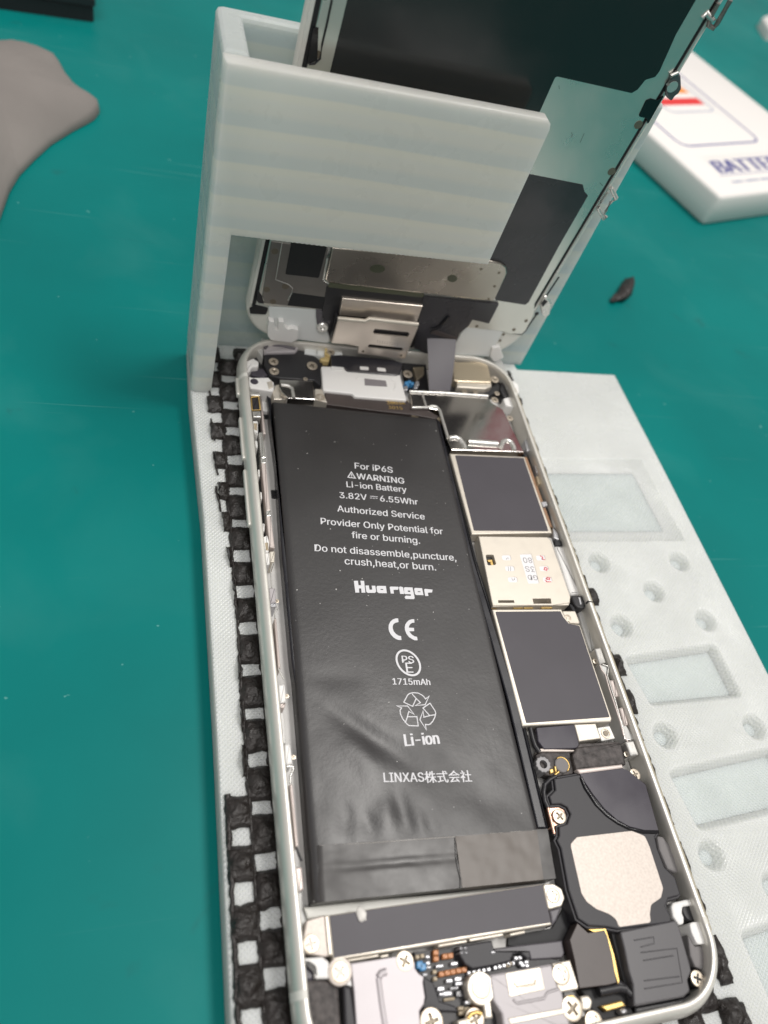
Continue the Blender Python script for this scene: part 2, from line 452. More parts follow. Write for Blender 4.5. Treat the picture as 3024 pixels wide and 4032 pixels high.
hp = [fillet(p, 1.9 if i else 0) for i, p in enumerate(pockets)]
mb = MB()
outer = ccw(fillet(base_pts, .5))
b = .7
l0 = mb.loop(outer, ZM); l1 = mb.loop(outer, ZT - b); l2 = mb.loop(inset(outer, b * .35), ZT - b * .3); l3 = mb.loop(inset(outer, b), ZT)
mb.bridge(l0, l1); mb.bridge(l1, l2); mb.bridge(l2, l3)
caps = [l3]
def basin(pts, slope, depth, lip=.45):
    p = ccw(pts)
    t = mb.loop(p, ZT); m1 = mb.loop(inset(p, lip * .5), ZT - lip * .25); m2 = mb.loop(inset(p, lip), ZT - lip)
    bt = mb.loop(inset(p, lip + slope), ZT - depth)
    mb.bridge(t, m1); mb.bridge(m1, m2); mb.bridge(m2, bt)
    caps.append(t); return inset(p, lip + slope)
floors = [(basin(p, .9 if i else 3.6, 2.0 if i else 1.5, .8 if i else .25), 2.0 if i else 1.5) for i, p in enumerate(hp)]
hfl = [(basin(circ(x, y, 3.1, 32), .8, 2.0, 1.0), 2.0) for x, y in hole_c]
mb.cap(caps); mb.f(l0)
base = build('base_plate', mb, PLA_T, stand, smooth=40)
base.data.materials.append(PLA_S)
for p_ in base.data.polygons:
    if p_.normal.z < .5: p_.material_index = 1
mb = MB()
for p, d in floors + hfl: mb.f(mb.loop(ccw(inset(p, -.15)), ZT - d + .05))
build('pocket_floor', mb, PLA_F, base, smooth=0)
# the upright part, turned 1.4 degrees like the rest of the print
def TS(x, y, z):
    a = math.radians(1.4); dx, dy = x + 43.7, y - 57
    return Vector((-43.7 + dx * math.cos(a) - dy * math.sin(a), 57 + dx * math.sin(a) + dy * math.cos(a), z))
def wall_xz(name, x0, x1, y0, y1, z0, z1, m, parent, b=.9, serr=False):
    mb = MB(lambda x, y, z: TS(x, z, y))     # draw in x,z and extrude along y
    mb.prism([(x0, z0), (x1, z0), (x1, z1), (x0, z1)], y0, y1, 0, r=b)
    o = build(name, mb, m, parent, smooth=50)
    return o
ZTOP = 68.2
panel_mb = MB(lambda x, y, z: TS(x, z, y))
# front panel: drawn in x,z; the lower edge is a slightly sagging printed bridge
zb = 38.7
low = []
NS = 110
for k in range(NS + 1):
    t = k / NS; x = -39.5 + t * 50.8
    low.append((x, zb - .18 * math.sin(math.pi * t) + (.10 if k % 2 else 0) * (1 if x < 2 else .3)))
prof = [(-43.7, ZT + .01), (-39.5, ZT + .01)] + low + [(11.6, ZTOP - 1.6), (11.3, ZTOP - .6), (10.6, ZTOP), (-43.7, ZTOP)]
pl = ccw(prof)
Lf = [panel_mb.v(x, z, 57) for x, z in pl]
Lb = [panel_mb.v(x, z, 59.9) for x, z in pl]
panel_mb.bridge(Lf, Lb); panel_mb.f(Lf); panel_mb.f(Lb)
bmesh.ops.recalc_face_normals(panel_mb.bm, faces=panel_mb.bm.faces)
te = [e for e in panel_mb.bm.edges if (e.verts[0].co - e.verts[1].co).length > 20 and (all(abs(v.co.z - ZTOP) < .01 for v in e.verts) or all(v.co.x < -42.5 for v in e.verts) and all(v.co.y < 58 for v in e.verts))]
bmesh.ops.bevel(panel_mb.bm, geom=te, offset=.95, segments=4, affect='EDGES', profile=.5)
build('front_panel', panel_mb, PLA_W, stand, smooth=40)
mb = MB(TS)
cc = lambda x, y, r, a0, a1, n=6: [(x + r * math.cos(math.radians(a0 + (a1 - a0) * k / n)), y + r * math.sin(math.radians(a0 + (a1 - a0) * k / n))) for k in range(n + 1)]
mb.prism([(-43.7, 59.9), (-39.5, 59.9), (-39.5, 72.3), (41.8, 72.3)] + cc(41.2, 74.7, .6, 0, 90) + cc(-42.3, 73.9, 1.4, 90, 180), ZT + .01, ZTOP, .8)
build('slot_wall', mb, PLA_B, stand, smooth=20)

# ------------------------------------------------------------------ black rubber anti slip mesh under the phone
def cut_left(y):                              # trimmed, wavy left edge of the mesh
    if y < -28.5: return -41.2
    pts = [(-28.5, -38.0), (-20, -37.9), (0, -37.4), (9, -37.6), (16, -38.2), (25, -38.9), (33, -39.2), (40, -39.7), (48, -40.1), (56, -40.5), (80, -40.8)]
    for (a, xa), (b, xb) in zip(pts, pts[1:]):
        if a <= y <= b: return xa + (xb - xa) * (y - a) / (b - a)
    return -41
rubber = MB()
def pad(x0, x1, y0, y1, seed):
    nx, ny = 7, 9; g = []
    for i in range(nx + 1):
        row = []
        for j in range(ny + 1):
            u, v = i / nx, j / ny
            x, y = x0 + (x1 - x0) * u, y0 + (y1 - y0) * v
            e = min(u, 1 - u, v, 1 - v) * 2
            cu_, cv_ = 2 * u - 1, 2 * v - 1
            pull = 1 - .07 * cu_ ** 4 * cv_ ** 4
            x = (x0 + x1) / 2 + (x - (x0 + x1) / 2) * pull; y = (y0 + y1) / 2 + (y - (y0 + y1) / 2) * (pull + .06 * (cu_ ** 4) * cv_ ** 2)
            n = noise.noise(Vector((x * .9 + seed, y * .9, seed * .37)))
            n2 = noise.noise(Vector((x * 2.6, y * 2.6, seed + 5)))
            h = ZT + .25 + 1.45 * min(1, (e * 1.15) ** .5) + .22 * n2 * min(1, e * 3) + .30 * noise.noise(Vector((x * 1.3, y * 1.3, seed + 11))) * min(1, e * 3) + .45 * math.cos((v - .5) * 9 + n) * min(1, e * 2) * .5
            xx = x + .45 * n + (.18 * n2 if i in (0, nx) else 0); yy = y + .35 * noise.noise(Vector((y * .8, x * .8, seed + 2)))
            c = cut_left(yy) + .30 * noise.noise(Vector((yy * 2.1, 3.3, 0))) + .18 * noise.noise(Vector((yy * 6, 1.3, 0)))
            if xx < c: xx = c
            row.append(rubber.v(xx, yy, h))
        g.append(row)
    for i in range(nx):
        for j in range(ny): rubber.f([g[i][j], g[i + 1][j], g[i + 1][j + 1], g[i][j + 1]])
    rim = [g[i][0] for i in range(nx + 1)] + [g[nx][j] for j in range(1, ny + 1)] + [g[i][ny] for i in range(nx - 1, -1, -1)] + [g[0][j] for j in range(ny - 1, 0, -1)]
    lo = [rubber.v(r.co.x, r.co.y, ZT - .02) for r in rim]
    rubber.bridge(rim, lo)
PX, PY = 3.72, 7.75
col = 0
x = -41.2
ci = 0
while ci < 22:
    xc = -39.2 + PX * ci
    for k in range(-3, 22):
        yc = 53.6 - PY * k - (PY / 2 if ci % 2 else 0)
        if yc > 70 or yc < -92: continue
        if ci > 20 and yc > -56 and not (-23 < yc < 8): continue
        if xc > 38.6: continue
        xl = xc - PX / 2 - .32; xr = xc + PX / 2 + .32
        if xr < cut_left(yc) + .5: continue
        wide = (2.72 if ci % 2 else (2.45 if yc > -26 else 2.65)) + random.uniform(-.3, .2); yc += random.uniform(-.25, .25)
        pad(xl, xr, yc - wide, yc + wide, ci * 7.1 + k * 1.7)
    ci += 1
for xc, y0, y1 in ((37.3, 2.4, 6.4), (37.7, -13.6, -8.9), (37.2, -21.4, -16.4), (36.6, -66.5, -59.5), (36.9, -76, -69)):
    pad(xc - 1.5, xc + 1.2, y0, y1, xc + y0)
def string(x0, y0, x1, y1, r0, n=26):
    P_ = []
    for k in range(n + 1):
        t = k / n; xx, yy = x0 + (x1 - x0) * t, y0 + (y1 - y0) * t
        P_.append((xx + .28 * noise.noise(Vector((yy * .9, x0, 1))), yy, ZT + .45 + .25 * noise.noise(Vector((yy * 1.3, x0, 6)))))
    rubber.tube(P_, [r0 * (.75 + .6 * noise.noise(Vector((p_[1] * 1.1, x0, 3))) + .25) for p_ in P_], 7)
string(-40.75, -29, -40.9, -90, .42, 90)
string(-37.3, 70, -37.35, -90, .27, 200)
for k_ in range(4): string(-39.9 + k_ * .05, 58 - 9 * k_, -39.6 + k_ * .2, 52 - 9 * k_, .22, 10)
tag(build('anti_slip_mesh', rubber, RUBBER, smooth=75), 'black rubbery open mesh liner lying under the opened phone', 'anti slip mat')

# ------------------------------------------------------------------ the phone
phone = empty('opened_smartphone', (0, 0, 0), 'opened smartphone chassis with silver frame showing its black battery and circuit boards', 'smartphone')
def rrect(hx, hy, r, seg=14):
    pts = []
    for cx, cy, a0 in ((hx - r, hy - r, 0), (-hx + r, hy - r, 90), (-hx + r, -hy + r, 180), (hx - r, -hy + r, 270)):
        for k in range(seg + 1):
            a = math.radians(a0 + 90 * k / seg); pts.append((cx + r * math.cos(a), cy + r * math.sin(a)))
    return pts
HX, HY, RC, CX = 33.65, 69.2, 10.2, -0.72
prof = [(2.6, 0.0), (1.2, .28), (.45, .95), (.1, 1.9), (0, 2.9), (.08, 3.7), (.28, 4.5), (.6, 5.2), (.95, 5.62), (1.18, 5.80), (1.30, 5.86), (1.82, 5.86), (1.93, 5.75), (1.95, 4.6), (1.95, .9)]
mb = MB(); rings = []
for ins, z in prof: rings.append(mb.loop([(x_ + CX, y_) for x_, y_ in rrect(HX - ins, HY - ins, RC - ins)], z))
for a, c in zip(rings, rings[1:]): mb.bridge(a, c)
frame = build('frame', mb, ALU, phone, smooth=50)
mb = MB(); mb.prism([(x_ + CX, y_) for x_, y_ in rrect(HX - 2.1, HY - 2.1, RC - 2.1)], .15, 1.0, 0)
floor = build('housing_floor', mb, FLOOR, phone)
# antenna lines, side buttons
ANT = mat('antenna_white', (.70, .69, .64), .4)
for y in (56.0, -57.5):
    for sx in (-1, 1):
        mb = MB(); P = []
        for ins, z in prof[3:12]: P.append((CX + sx * (HX - ins + .012), z + (.012 if z > 5 else 0)))
        a = [mb.v(xx, y - .55, z) for xx, z in P]; c = [mb.v(xx, y + .55, z) for xx, z in P]
        for i in range(len(P) - 1): mb.f([a[i], a[i + 1], c[i + 1], c[i]])
        build('antenna_line', mb, ANT, frame, smooth=50)
for sx in (1,):
    P_ = []
    for k_ in range(60):
        P_.append(Vector((CX + sx * (HX - .92 + .05 * noise.noise(Vector((k_ * .7, 2, 0)))), 58 - 117 * k_ / 59, 5.62)))
    mb = MB(); mb.tube(P_, [.09 + .05 * noise.noise(Vector((k_ * 1.3, 0, 0))) for k_ in range(60)], 6)
    build('glue_line', mb, mat('old_glue', (.34, .29, .18), .5), frame, smooth=70)
def button(y0, y1, z0=2.35, z1=3.85):
    mb = MB(lambda x, y, z: Vector((CX - 33.5 - z, x, y)))
    mb.prism([(y0, z0), (y1, z0), (y1, z1), (y0, z1)], 0, .55, .25, r=.7)
    build('side_button', mb, ALU, frame, smooth=60)
button(52.0, 57.2); button(34.6, 45.8); button(18.5, 32.0)

def pr(name, tagk, pts, z1, m, z0=1.0, b=.12, r=0, parent=None, holes=()):
    mb = MB(); P = q(tagk, pts, z1)
    H = [q(t, h, z1) for t, h in holes]
    mb.prism(P, z0, z1, b, r, H)
    return build(name, mb, m, parent or phone)
def mixq(z, *items):                          # outline points taken from several windows
    r = []
    for t, pts in items: r += q(t, pts, z)
    return r
def prp(name, P, z1, m, z0=1.0, b=.12, r=0, parent=None, holes=()):
    mb = MB(); mb.prism(P, z0, z1, b, r, holes); return build(name, mb, m, parent or phone)

# screws: a head with a real cross recess, copied over the phone
def screw_mesh():
    mb = MB(); n = 36; R, h = 1.0, .42
    o = circ(0, 0, R, n)
    r0 = mb.loop(o, 0); r1 = mb.loop(o, h * .6); r2 = mb.loop(circ(0, 0, R * .93, n), h * .9); r3 = mb.loop(circ(0, 0, R * .8, n), h)
    mb.bridge(r0, r1); mb.bridge(r1, r2); mb.bridge(r2, r3)
    a, l = .15, .62
    cross = [(a, a), (a, l), (-a, l), (-a, a), (-l, a), (-l, -a), (-a, -a), (-a, -l), (a, -l), (a, -a), (l, -a), (l, a)]
    t = mb.loop(cross, h); bt = mb.loop([(x * .7, y * .7) for x, y in cross], h - .32)
    mb.bridge(t, bt); mb.f(bt); mb.cap([r3, t])
    return mb
screw0 = build('screw', screw_mesh(), SCREW, phone, smooth=30, origin=(0, 0, 0))
screw0.data.materials.append(SCREW_D)
for p_ in screw0.data.polygons:
    if p_.center.z < .30 * MM and p_.center.xy.length < .5 * MM: p_.material_index = 1
first_screw = [True]
def screw(tagk, p, z, rad, turn=None, parent=None, washer=False, host=None):
    P = q(tagk, [p], z)[0]
    o = screw0 if first_screw[0] else screw0.copy()
    if not first_screw[0]: SC.collection.objects.link(o)
    first_screw[0] = False
    par = parent or phone
    o.parent = par
    o.location = (Vector((P[0], P[1], z - .32 - .2 * rad)) - ORG[par.name]) * MM
    o.scale = (rad * .95, rad * .95, rad * .5)
    o.rotation_euler = (0, 0, random.uniform(0, 1.5) if turn is None else turn)
    return o

# ---- battery
bat_z = 4.45
BQ = [q('S', [(589, 864)], bat_z)[0], (q('C', [(252, 300)], bat_z)[0]), q('O', [(1618, 1242)], bat_z)[0], q('O', [(262, 1372)], bat_z)[0]]
RIDGES = [((240, 95), (560, 100), -.10, 1.3), ((330, 235), (900, 640), -.42, 1.7), ((330, 190), (760, 470), .16, 1.2),
          ((420, 430), (660, 660), .18, 1.6), ((615, 1010), (540, 820), -.15, .9), ((815, 1010), (735, 690), -.26, 1.2),
          ((965, 1010), (915, 880), -.16, 1.0), ((700, 1000), (670, 780), .16, 1.1), ((890, 990), (830, 830), .14, 1.0),
          ((860, 580), (1540, 920), -.14, 2.2), ((460, 1010), (440, 800), -.16, 1.2), ((1060, 880), (1400, 980), .14, 1.8)]
RW = []
for a, c, amp, w in RIDGES:
    P = q('O', [a, c], bat_z); RW.append((Vector(P[0]), Vector(P[1]), amp, w))
def bat_h(x, y):
    h = bat_z; p = Vector((x, y))
    for a, c, amp, w in RW:
        d = c - a; t = (p - a).dot(d) / d.length_squared; tc = min(1, max(0, t))
        dist = (p - (a + d * tc)).length
        fade = 1 - .75 * abs(2 * tc - 1) ** 2
        h += .9 * amp * fade * math.exp(-(dist / (w * 1.3)) ** 2)
    k = max(0, min(1, (-10 - y) / 25))
    h += .05 * k * noise.noise(Vector((x * .35, y * .35, 1))) + .03 * noise.noise(Vector((x * .12, y * .12, 4)))
    return h
battery = empty('battery', (0, 0, 1.0), None, None)
battery.parent = phone; battery.location = (Vector((0, 0, 1.0)) - ORG[phone.name]) * MM
mb = MB(); NU, NV = 70, 150; grid = []
def bil(u, v):
    a, b_, c, d = [Vector(p) for p in BQ]
    p = (a * (1 - u) + b_ * u) * (1 - v) + (d * (1 - u) + c * u) * v
    return p
def ease(t): return t
us = [0, .006, .014, .025, .04] + [.04 + (.92) * k / NU for k in range(1, NU + 1)] + [.972, .984, .993, 1]
vsn = [0, .003, .007, .013, .02] + [.02 + .975 * k / NV for k in range(1, NV + 1)] + [1]
for u in us:
    row = []
    for v in vsn:
        p = bil(u, v)
        # rounded shoulders: left edge falls off softly, the right one tighter
        def drop(t, w): return 0 if t > w else (1 - math.sqrt(max(0, 1 - (1 - t / w) ** 2)))
        dz = max(drop(u, .035) * 1.0, drop(1 - u, .02) * .7, drop(v, .014) * .8)
        if u < .05 and v < .03:               # rounded corners
            p = p + Vector((1, 0)) * .0
        row.append(mb.v(p.x, p.y, bat_h(p.x, p.y) - dz))
    grid.append(row)
for i in range(len(us) - 1):
    for j in range(len(vsn) - 1): mb.f([grid[i][j], grid[i + 1][j], grid[i + 1][j + 1], grid[i][j + 1]])
rim = [r[0] for r in grid] + grid[-1][1:] + [r[-1] for r in reversed(grid[:-1])] + list(reversed(grid[0][1:-1]))
lo = [mb.v(r.co.x, r.co.y, 1.0) for r in rim]
mb.bridge(rim, lo)
pouch = build('pouch', mb, POUCH, battery, smooth=60)
# folded seams on both long sides and the tape over the end
prp('side_seam', mixq(4.0, ('A', [(728, 1462), (765, 1490)]), ('J', [(690, 300), (800, 1100), (905, 2212)]), ('I', [(1130, 1000), (1215, 1520)]), ('I', [(1135, 1520), (1040, 800), (960, 200), (930, 0)]), ('J', [(752, 1200), (715, 600), (668, 250)])), 4.0, POUCH_S, 1.0, .3, parent=battery)
prp('side_seam', mixq(4.1, ('C', [(245, 300), (275, 330)]), ('D', [(238, 0), (425, 600), (590, 1130)]), ('E', [(110, 310), (283, 1035), (215, 1035)]), ('E', [(0, 110)]), ('D', [(195, 0)])), 4.1, POUCH_S, 1.0, .25, parent=battery)
prp('side_seam', mixq(3.3, ('C', [(275, 330), (300, 350)]), ('D', [(262, 0), (448, 600), (612, 1130)]), ('E', [(135, 310), (300, 1035), (283, 1035)]), ('E', [(110, 310)]), ('D', [(425, 600), (238, 0)])), 3.3, GLOSS, 1.0, .25, parent=battery)
def drape(name, tagk, pts, off, m, nx=40, ny=12, thick=.08, sag=0):
    a, b_, c, d = [Vector(p) for p in q(tagk, pts, bat_z)]
    mb = MB(); g = []
    for i in range(nx + 1):
        row = []
        for j in range(ny + 1):
            u, v = i / nx, j / ny
            p = (a * (1 - u) + b_ * u) * (1 - v) + (d * (1 - u) + c * u) * v
            z = bat_z + off + .06 * noise.noise(Vector((p.x * .35, p.y * .8, off * 9))) + .03 * noise.noise(Vector((p.x * .9, p.y * .9, off * 5))) - sag * math.exp(-((v - .42) / .07) ** 2) * math.exp(-((u - .38) / .35) ** 4)
            z -= 1.2 * max(0, (.03 - u) / .03) ** 1.5 if pts[0][0] < 400 else 0
            row.append(mb.v(p.x, p.y, z))
        g.append(row)
    for i in range(nx):
        for j in range(ny): mb.f([g[i][j], g[i + 1][j], g[i + 1][j + 1], g[i][j + 1]])
    rim = [r[0] for r in g] + g[-1][1:] + [r[-1] for r in reversed(g[:-1])] + list(reversed(g[0][1:-1]))
    lo = [mb.v(r.co.x, r.co.y, r.co.z - thick if k else r.co.z - thick) for k, r in enumerate(rim)]
    mb.bridge(rim, lo)
    low = [mb.v(v.co.x, v.co.y, 1.0) for v in [r[-1] for r in g]]
    for i in range(nx): mb.f([g[i][-1], g[i + 1][-1], low[i + 1], low[i]])
    return build(name, mb, m, battery, smooth=60)
drape('end_tape', 'O', [(246, 1054), (1593, 958), (1640, 1240), (262, 1380)], .16, TAPE, 60, 20, sag=.16)
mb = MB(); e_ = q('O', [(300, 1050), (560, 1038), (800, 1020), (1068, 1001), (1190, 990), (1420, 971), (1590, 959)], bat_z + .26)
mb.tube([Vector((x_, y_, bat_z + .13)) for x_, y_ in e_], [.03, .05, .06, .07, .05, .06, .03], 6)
build('tape_edge', mb, mat('tape_edge_glint', (.30, .28, .26), .4), battery, smooth=60)  # pale bead: the light caught on the tape's edge, painted as colour
mb = MB(); e_ = q('O', [(1070, 1006), (1076, 1100), (1086, 1180), (1104, 1240), (1100, 1296)], bat_z + .36)
mb.tube([Vector((x_, y_, bat_z + .27)) for x_, y_ in e_], [.05, .05, .08, .16, .10], 6)
build('tape_edge', mb, TAPE, battery, smooth=60)
drape('brown_tape', 'O', [(1068, 1003), (1530, 968), (1568, 1248), (1108, 1294)], .30, TAPE_B, 30, 12)

# ---- printing on the battery
FONT = None
try:
    import os
    FONT = bpy.data.fonts.load(os.path.join(bpy.utils.resource_path('LOCAL'), 'datafiles', 'fonts', 'Inter.woff2'))
except Exception: FONT = None
def text_geo(s, bold=0.0, font=None):
    cu = bpy.data.curves.new('lettering', 'FONT'); cu.body = s; cu.size = 1.0; cu.resolution_u = 3; cu.offset = bold
    if FONT and all(ord(ch) < 256 for ch in s): cu.font = FONT
    o = bpy.data.objects.new('lettering', cu); SC.collection.objects.link(o)
    dg = bpy.context.evaluated_depsgraph_get(); me = bpy.data.meshes.new_from_object(o.evaluated_get(dg))
    vs = [tuple(v.co[:2]) for v in me.vertices]; fs = [tuple(p.vertices) for p in me.polygons]
    bpy.data.objects.remove(o); bpy.data.curves.remove(cu); bpy.data.meshes.remove(me)
    return vs, fs
def lettering(mb, s, p0, p1, zf, bold=0.0, hs=1.0, shear=0.0):
    if bold and (FONT or ord(s[0]) > 255):                         # a heavier weight: the same letters set again a hair apart
        p0, p1 = Vector(p0), Vector(p1); d = (p1 - p0).normalized(); w = bold * 3.2
        for k, t in enumerate((-w, w) if bold < .02 else (-w, 0, w)):
            lettering(mb, s, p0 + d * t, p1 + d * t, (lambda x, y, k=k: zf(x, y) + .006 * k), 0.0, hs, shear)
        return mb
    vs, fs = text_geo(s, bold)
    x0 = min(v[0] for v in vs); x1 = max(v[0] for v in vs)
    p0, p1 = Vector(p0), Vector(p1); d = p1 - p0; k = d.length / (x1 - x0); d.normalize(); n = Vector((-d.y, d.x))
    out = []
    for x, y in vs:
        p = p0 + d * ((x - x0) * k) + n * (y * k * hs) + d * (y * k * shear)
        out.append(mb.v(p.x, p.y, zf(p.x, p.y)))
    for f in fs: mb.f([out[i] for i in f])
    return mb
inkz = lambda x, y: bat_h(x, y) + .05
LINES = [('N', 'For iP6S', (607, 252), (868, 283), .008, 1.0), ('N', 'WARNING', (620, 324), (947, 358), .010, 1.0),
         ('N', 'Li-ion Battery', (551, 380), (963, 417), .008, 1.0), ('N', '6.55Whr', (782, 478), (1041, 502), .008, 1.0),
         ('N', '3.82V', (502, 455), (690, 470), .008, 1.0), ('N', 'Authorized Service', (487, 548), (1088, 604), .008, 1.0),
         ('N', 'Provider Only Potential for', (373, 635), (1213, 706), .008, 1.0), ('N', 'fire or burning.', (586, 730), (1055, 770), .008, 1.0),
         ('N', 'Do not disassemble,puncture,', (331, 820), (1305, 888), .008, 1.0), ('N', 'crush,heat,or burn.', (538, 911), (1166, 954), .008, 1.0),
         ('N', '1715mAh', (868, 1738), (1126, 1742), .012, 1.05), ('O', 'Li-ion', (790, 486), (982, 474), .034, 1.22),
         ('O', 'LINXAS', (667, 692), (897, 688), .012, 1.08), ('O', '株式会社', (903, 690), (1168, 684), .012, 1.0)]
for t, s, a, c, bold, hs in LINES:
    P = q(t, [a, c], bat_z + .05); mb = MB()
    lettering(mb, s, P[0], P[1], inkz, bold, hs)
    if s == 'WARNING':
        tr = q('N', [(555, 314), (582, 272), (614, 322)], bat_z + .05)
        c0 = sum((Vector(p) for p in tr), Vector((0, 0))) / 3
        tr = [c0 + (Vector(p) - c0) * .86 for p in tr]
        mb.stroke(tr, .2, inkz, True)
        bar = q('N', [(583, 289), (585, 307)], bat_z + .05); mb.stroke(bar, .17, inkz)
        bar = q('N', [(585.5, 310), (586, 313)], bat_z + .05); mb.stroke(bar, .17, inkz)
    if s == '3.82V':
        mb.stroke(q('N', [(711, 444), (764, 449)], bat_z), .13, inkz)
        for k in range(3): mb.stroke(q('N', [(710 + 19 * k, 456 + 1.6 * k), (724 + 19 * k, 457 + 1.6 * k)], bat_z), .13, inkz)
    build('printed_text', mb, INK, battery, smooth=0, normals=False)
# maker's wordmark in blocky letters
mb = MB()
def poly(mbx, P, zf):
    vs_ = [mbx.v(x, y, zf(x, y)) for x, y in ccw(P)]; mbx.f(vs_)
W_ = [[(107, 125), (180, 122), (192, 205), (238, 205), (226, 122), (293, 125), (317, 338), (248, 340), (240, 262), (200, 262), (206, 338), (135, 338)],
      [(318, 210), (378, 208), (392, 285), (440, 285), (430, 212), (497, 214), (512, 318), (490, 343), (360, 343), (335, 325)],
      [(757, 240), (775, 228), (918, 233), (912, 285), (826, 288), (834, 355), (778, 355)],
      [(925, 245), (945, 227), (1000, 240), (1022, 362), (948, 362)],
      [(1382, 285), (1400, 270), (1535, 285), (1528, 335), (1450, 340), (1460, 400), (1402, 398)]]
for w in W_: poly(mb, q('H', w, bat_z + .05), inkz)
def ringpoly(mbx, out, hole, zf):
    a = [mbx.v(x, y, zf(x, y)) for x, y in ccw(out)]; b = [mbx.v(x, y, zf(x, y)) for x, y in ccw(hole)]
    mbx.cap([a, b])
for o_, h_ in (([(518, 235), (535, 215), (688, 218), (706, 349), (560, 347), (530, 325)], [(588, 272), (638, 274), (640, 290), (592, 288)]),
               ([(1015, 258), (1030, 240), (1172, 245), (1212, 435), (1195, 457), (1045, 452), (1028, 420), (1050, 392), (1142, 397), (1140, 368), (1040, 366), (1022, 350)], [(1085, 300), (1130, 302), (1133, 326), (1088, 323)]),
               ([(1202, 270), (1218, 252), (1345, 258), (1372, 385), (1240, 382), (1215, 365)], [(1265, 312), (1314, 315), (1316, 330), (1268, 327)])):
    ringpoly(mb, q('H', o_, bat_z + .05), q('H', h_, bat_z + .05), inkz)
build('printed_wordmark', mb, INK, battery, smooth=0, normals=False)
# CE mark, PSE mark
mb = MB()
poly(mb, q('Q', [(575, 213), (500, 213), (400, 245), (310, 325), (262, 430), (253, 540), (275, 650), (330, 750), (420, 850), (540, 920), (600, 935), (688, 935), (672, 805), (590, 790), (500, 730), (425, 640), (393, 540), (393, 470), (420, 405), (480, 360), (588, 335)], bat_z + .05), inkz)
poly(mb, q('Q', [(1115, 240), (1040, 240), (940, 270), (860, 345), (815, 420), (797, 510), (805, 600), (850, 725), (940, 840), (1060, 915), (1130, 945), (1228, 945), (1208, 830), (1130, 815), (1040, 760), (985, 700), (950, 645), (1112, 640), (1105, 530), (932, 522), (945, 460), (985, 400), (1040, 365), (1122, 352)], bat_z + .05), inkz)
build('printed_mark', mb, INK, battery, smooth=0, normals=False)
mb = MB()
el = []
for k in range(40):
    a = 2 * math.pi * k / 40
    u, v = math.cos(a), math.sin(a)
    el.append((917 + 392 * u + 55 * v * 1.0, 1700 + 408 * v + 90 * u))
mb.stroke(q('Q', el, bat_z + .05), .36, inkz, True)
for s, a, c in (('PS', (715, 1695), (1112, 1712)), ('E', (862, 2030), (1085, 2030))):
    P = q('Q', [a, c], bat_z + .05); lettering(mb, s, P[0], P[1], inkz, .012, .95)
build('printed_mark', mb, INK, battery, smooth=0, normals=False)
mb = MB()
ARROWS = [[(375, 640), (490, 430), (545, 380), (660, 358), (800, 370), (920, 430), (985, 490), (1020, 545), (1130, 460), (1010, 715), (720, 740), (870, 650), (745, 530), (640, 765)],
          [(945, 815), (1155, 670), (1300, 890), (1325, 960), (1300, 1080), (1240, 1200), (1160, 1290), (1100, 1310), (1015, 1300), (1045, 1460), (855, 1165), (950, 900), (970, 1085), (1130, 1045), (1130, 1020)],
          [(170, 750), (490, 755), (680, 1000), (525, 915), (480, 1075), (765, 1070), (805, 1345), (530, 1335), (430, 1250), (330, 1110), (275, 980), (265, 880), (310, 810)]]
for A_ in ARROWS: mb.stroke(q('R', A_, bat_z + .05), .17, inkz, True)
for seg in ([(620, 395), (745, 530)], [(1130, 1040), (1300, 1015)], [(430, 1225), (485, 1075)]): mb.stroke(q('R', seg, bat_z + .05), .17, inkz)
build('printed_mark', mb, INK, battery, smooth=0, normals=False)

# ---- right column: shields, card cage
shield = pr('steel_cover', 'C', [(30, 90), (665, 128), (695, 175), (790, 235), (960, 580), (370, 562), (330, 470), (275, 240), (180, 222), (48, 222)], 4.5, STEEL, 2.8, .15, parent=None)
def rib(tagk, pts, z, r, m, parent, name='cover_rib'):
    mb = MB(); P = [Vector((*p, z)) for p in q(tagk, pts, z)]
    mb.tube(P, r, 10); return build(name, mb, m, parent or phone, smooth=70)
rib('C', [(25, 88), (300, 100), (665, 126)], 4.55, .42, STEEL_M, shield)
rib('C', [(45, 218), (175, 218), (205, 205), (245, 212), (272, 240), (295, 320), (340, 468)], 4.5, .36, STEEL_M, shield)
rib('C', [(500, 502), (740, 520)], 4.4, .85, STEEL_M, shield)
rib('C', [(345, 470), (400, 462), (440, 480), (470, 530), (475, 560)], 4.5, .6, STEEL_M, shield)
rib('C', [(770, 545), (785, 500), (820, 485), (855, 500), (875, 540), (880, 570)], 4.5, .55, STEEL_M, shield)
rib('C', [(130, 110), (165, 215)], 4.5, .22, STEEL_M, shield)
for p, rd in (((402, 520), .85), ((818, 540), .8), ((80, 135), .95), ((728, 145), .95), ((852, 295), .85)): screw('C', p, 4.8, rd)
def shield_can(outer, inner, z):
    can = prp('shield_can', outer, z, NICKEL, 1.6, .22)
    mb = MB(); mb.prism(inner, z - .2, z + .045, .03, r=.25); build('graphite_sticker', mb, FILM, can)
    return can
z = 4.2
shield_can(q('C', [(355, 592), (965, 618), (1190, 1240), (535, 1252)], z), q('C', [(398, 606), (958, 628), (1162, 1226), (552, 1222)], z + .045), z)
shield_can(mixq(z, ('D', [(390, 412), (955, 410), (985, 470), (1025, 525), (1108, 540), (1368, 1305), (1362, 1330), (636, 1366)])),
           q('D', [(416, 432), (948, 428), (972, 478), (1015, 528), (1102, 548), (1350, 1293), (668, 1342)], z + .045), z)
pr('screw_boss', 'D', [(958, 425), (1070, 425), (1110, 530), (1030, 525), (985, 480)], 4.0, NICKEL, 1.5, .2, r=.4)
screw('D', (1015, 475), 4.35, .78)
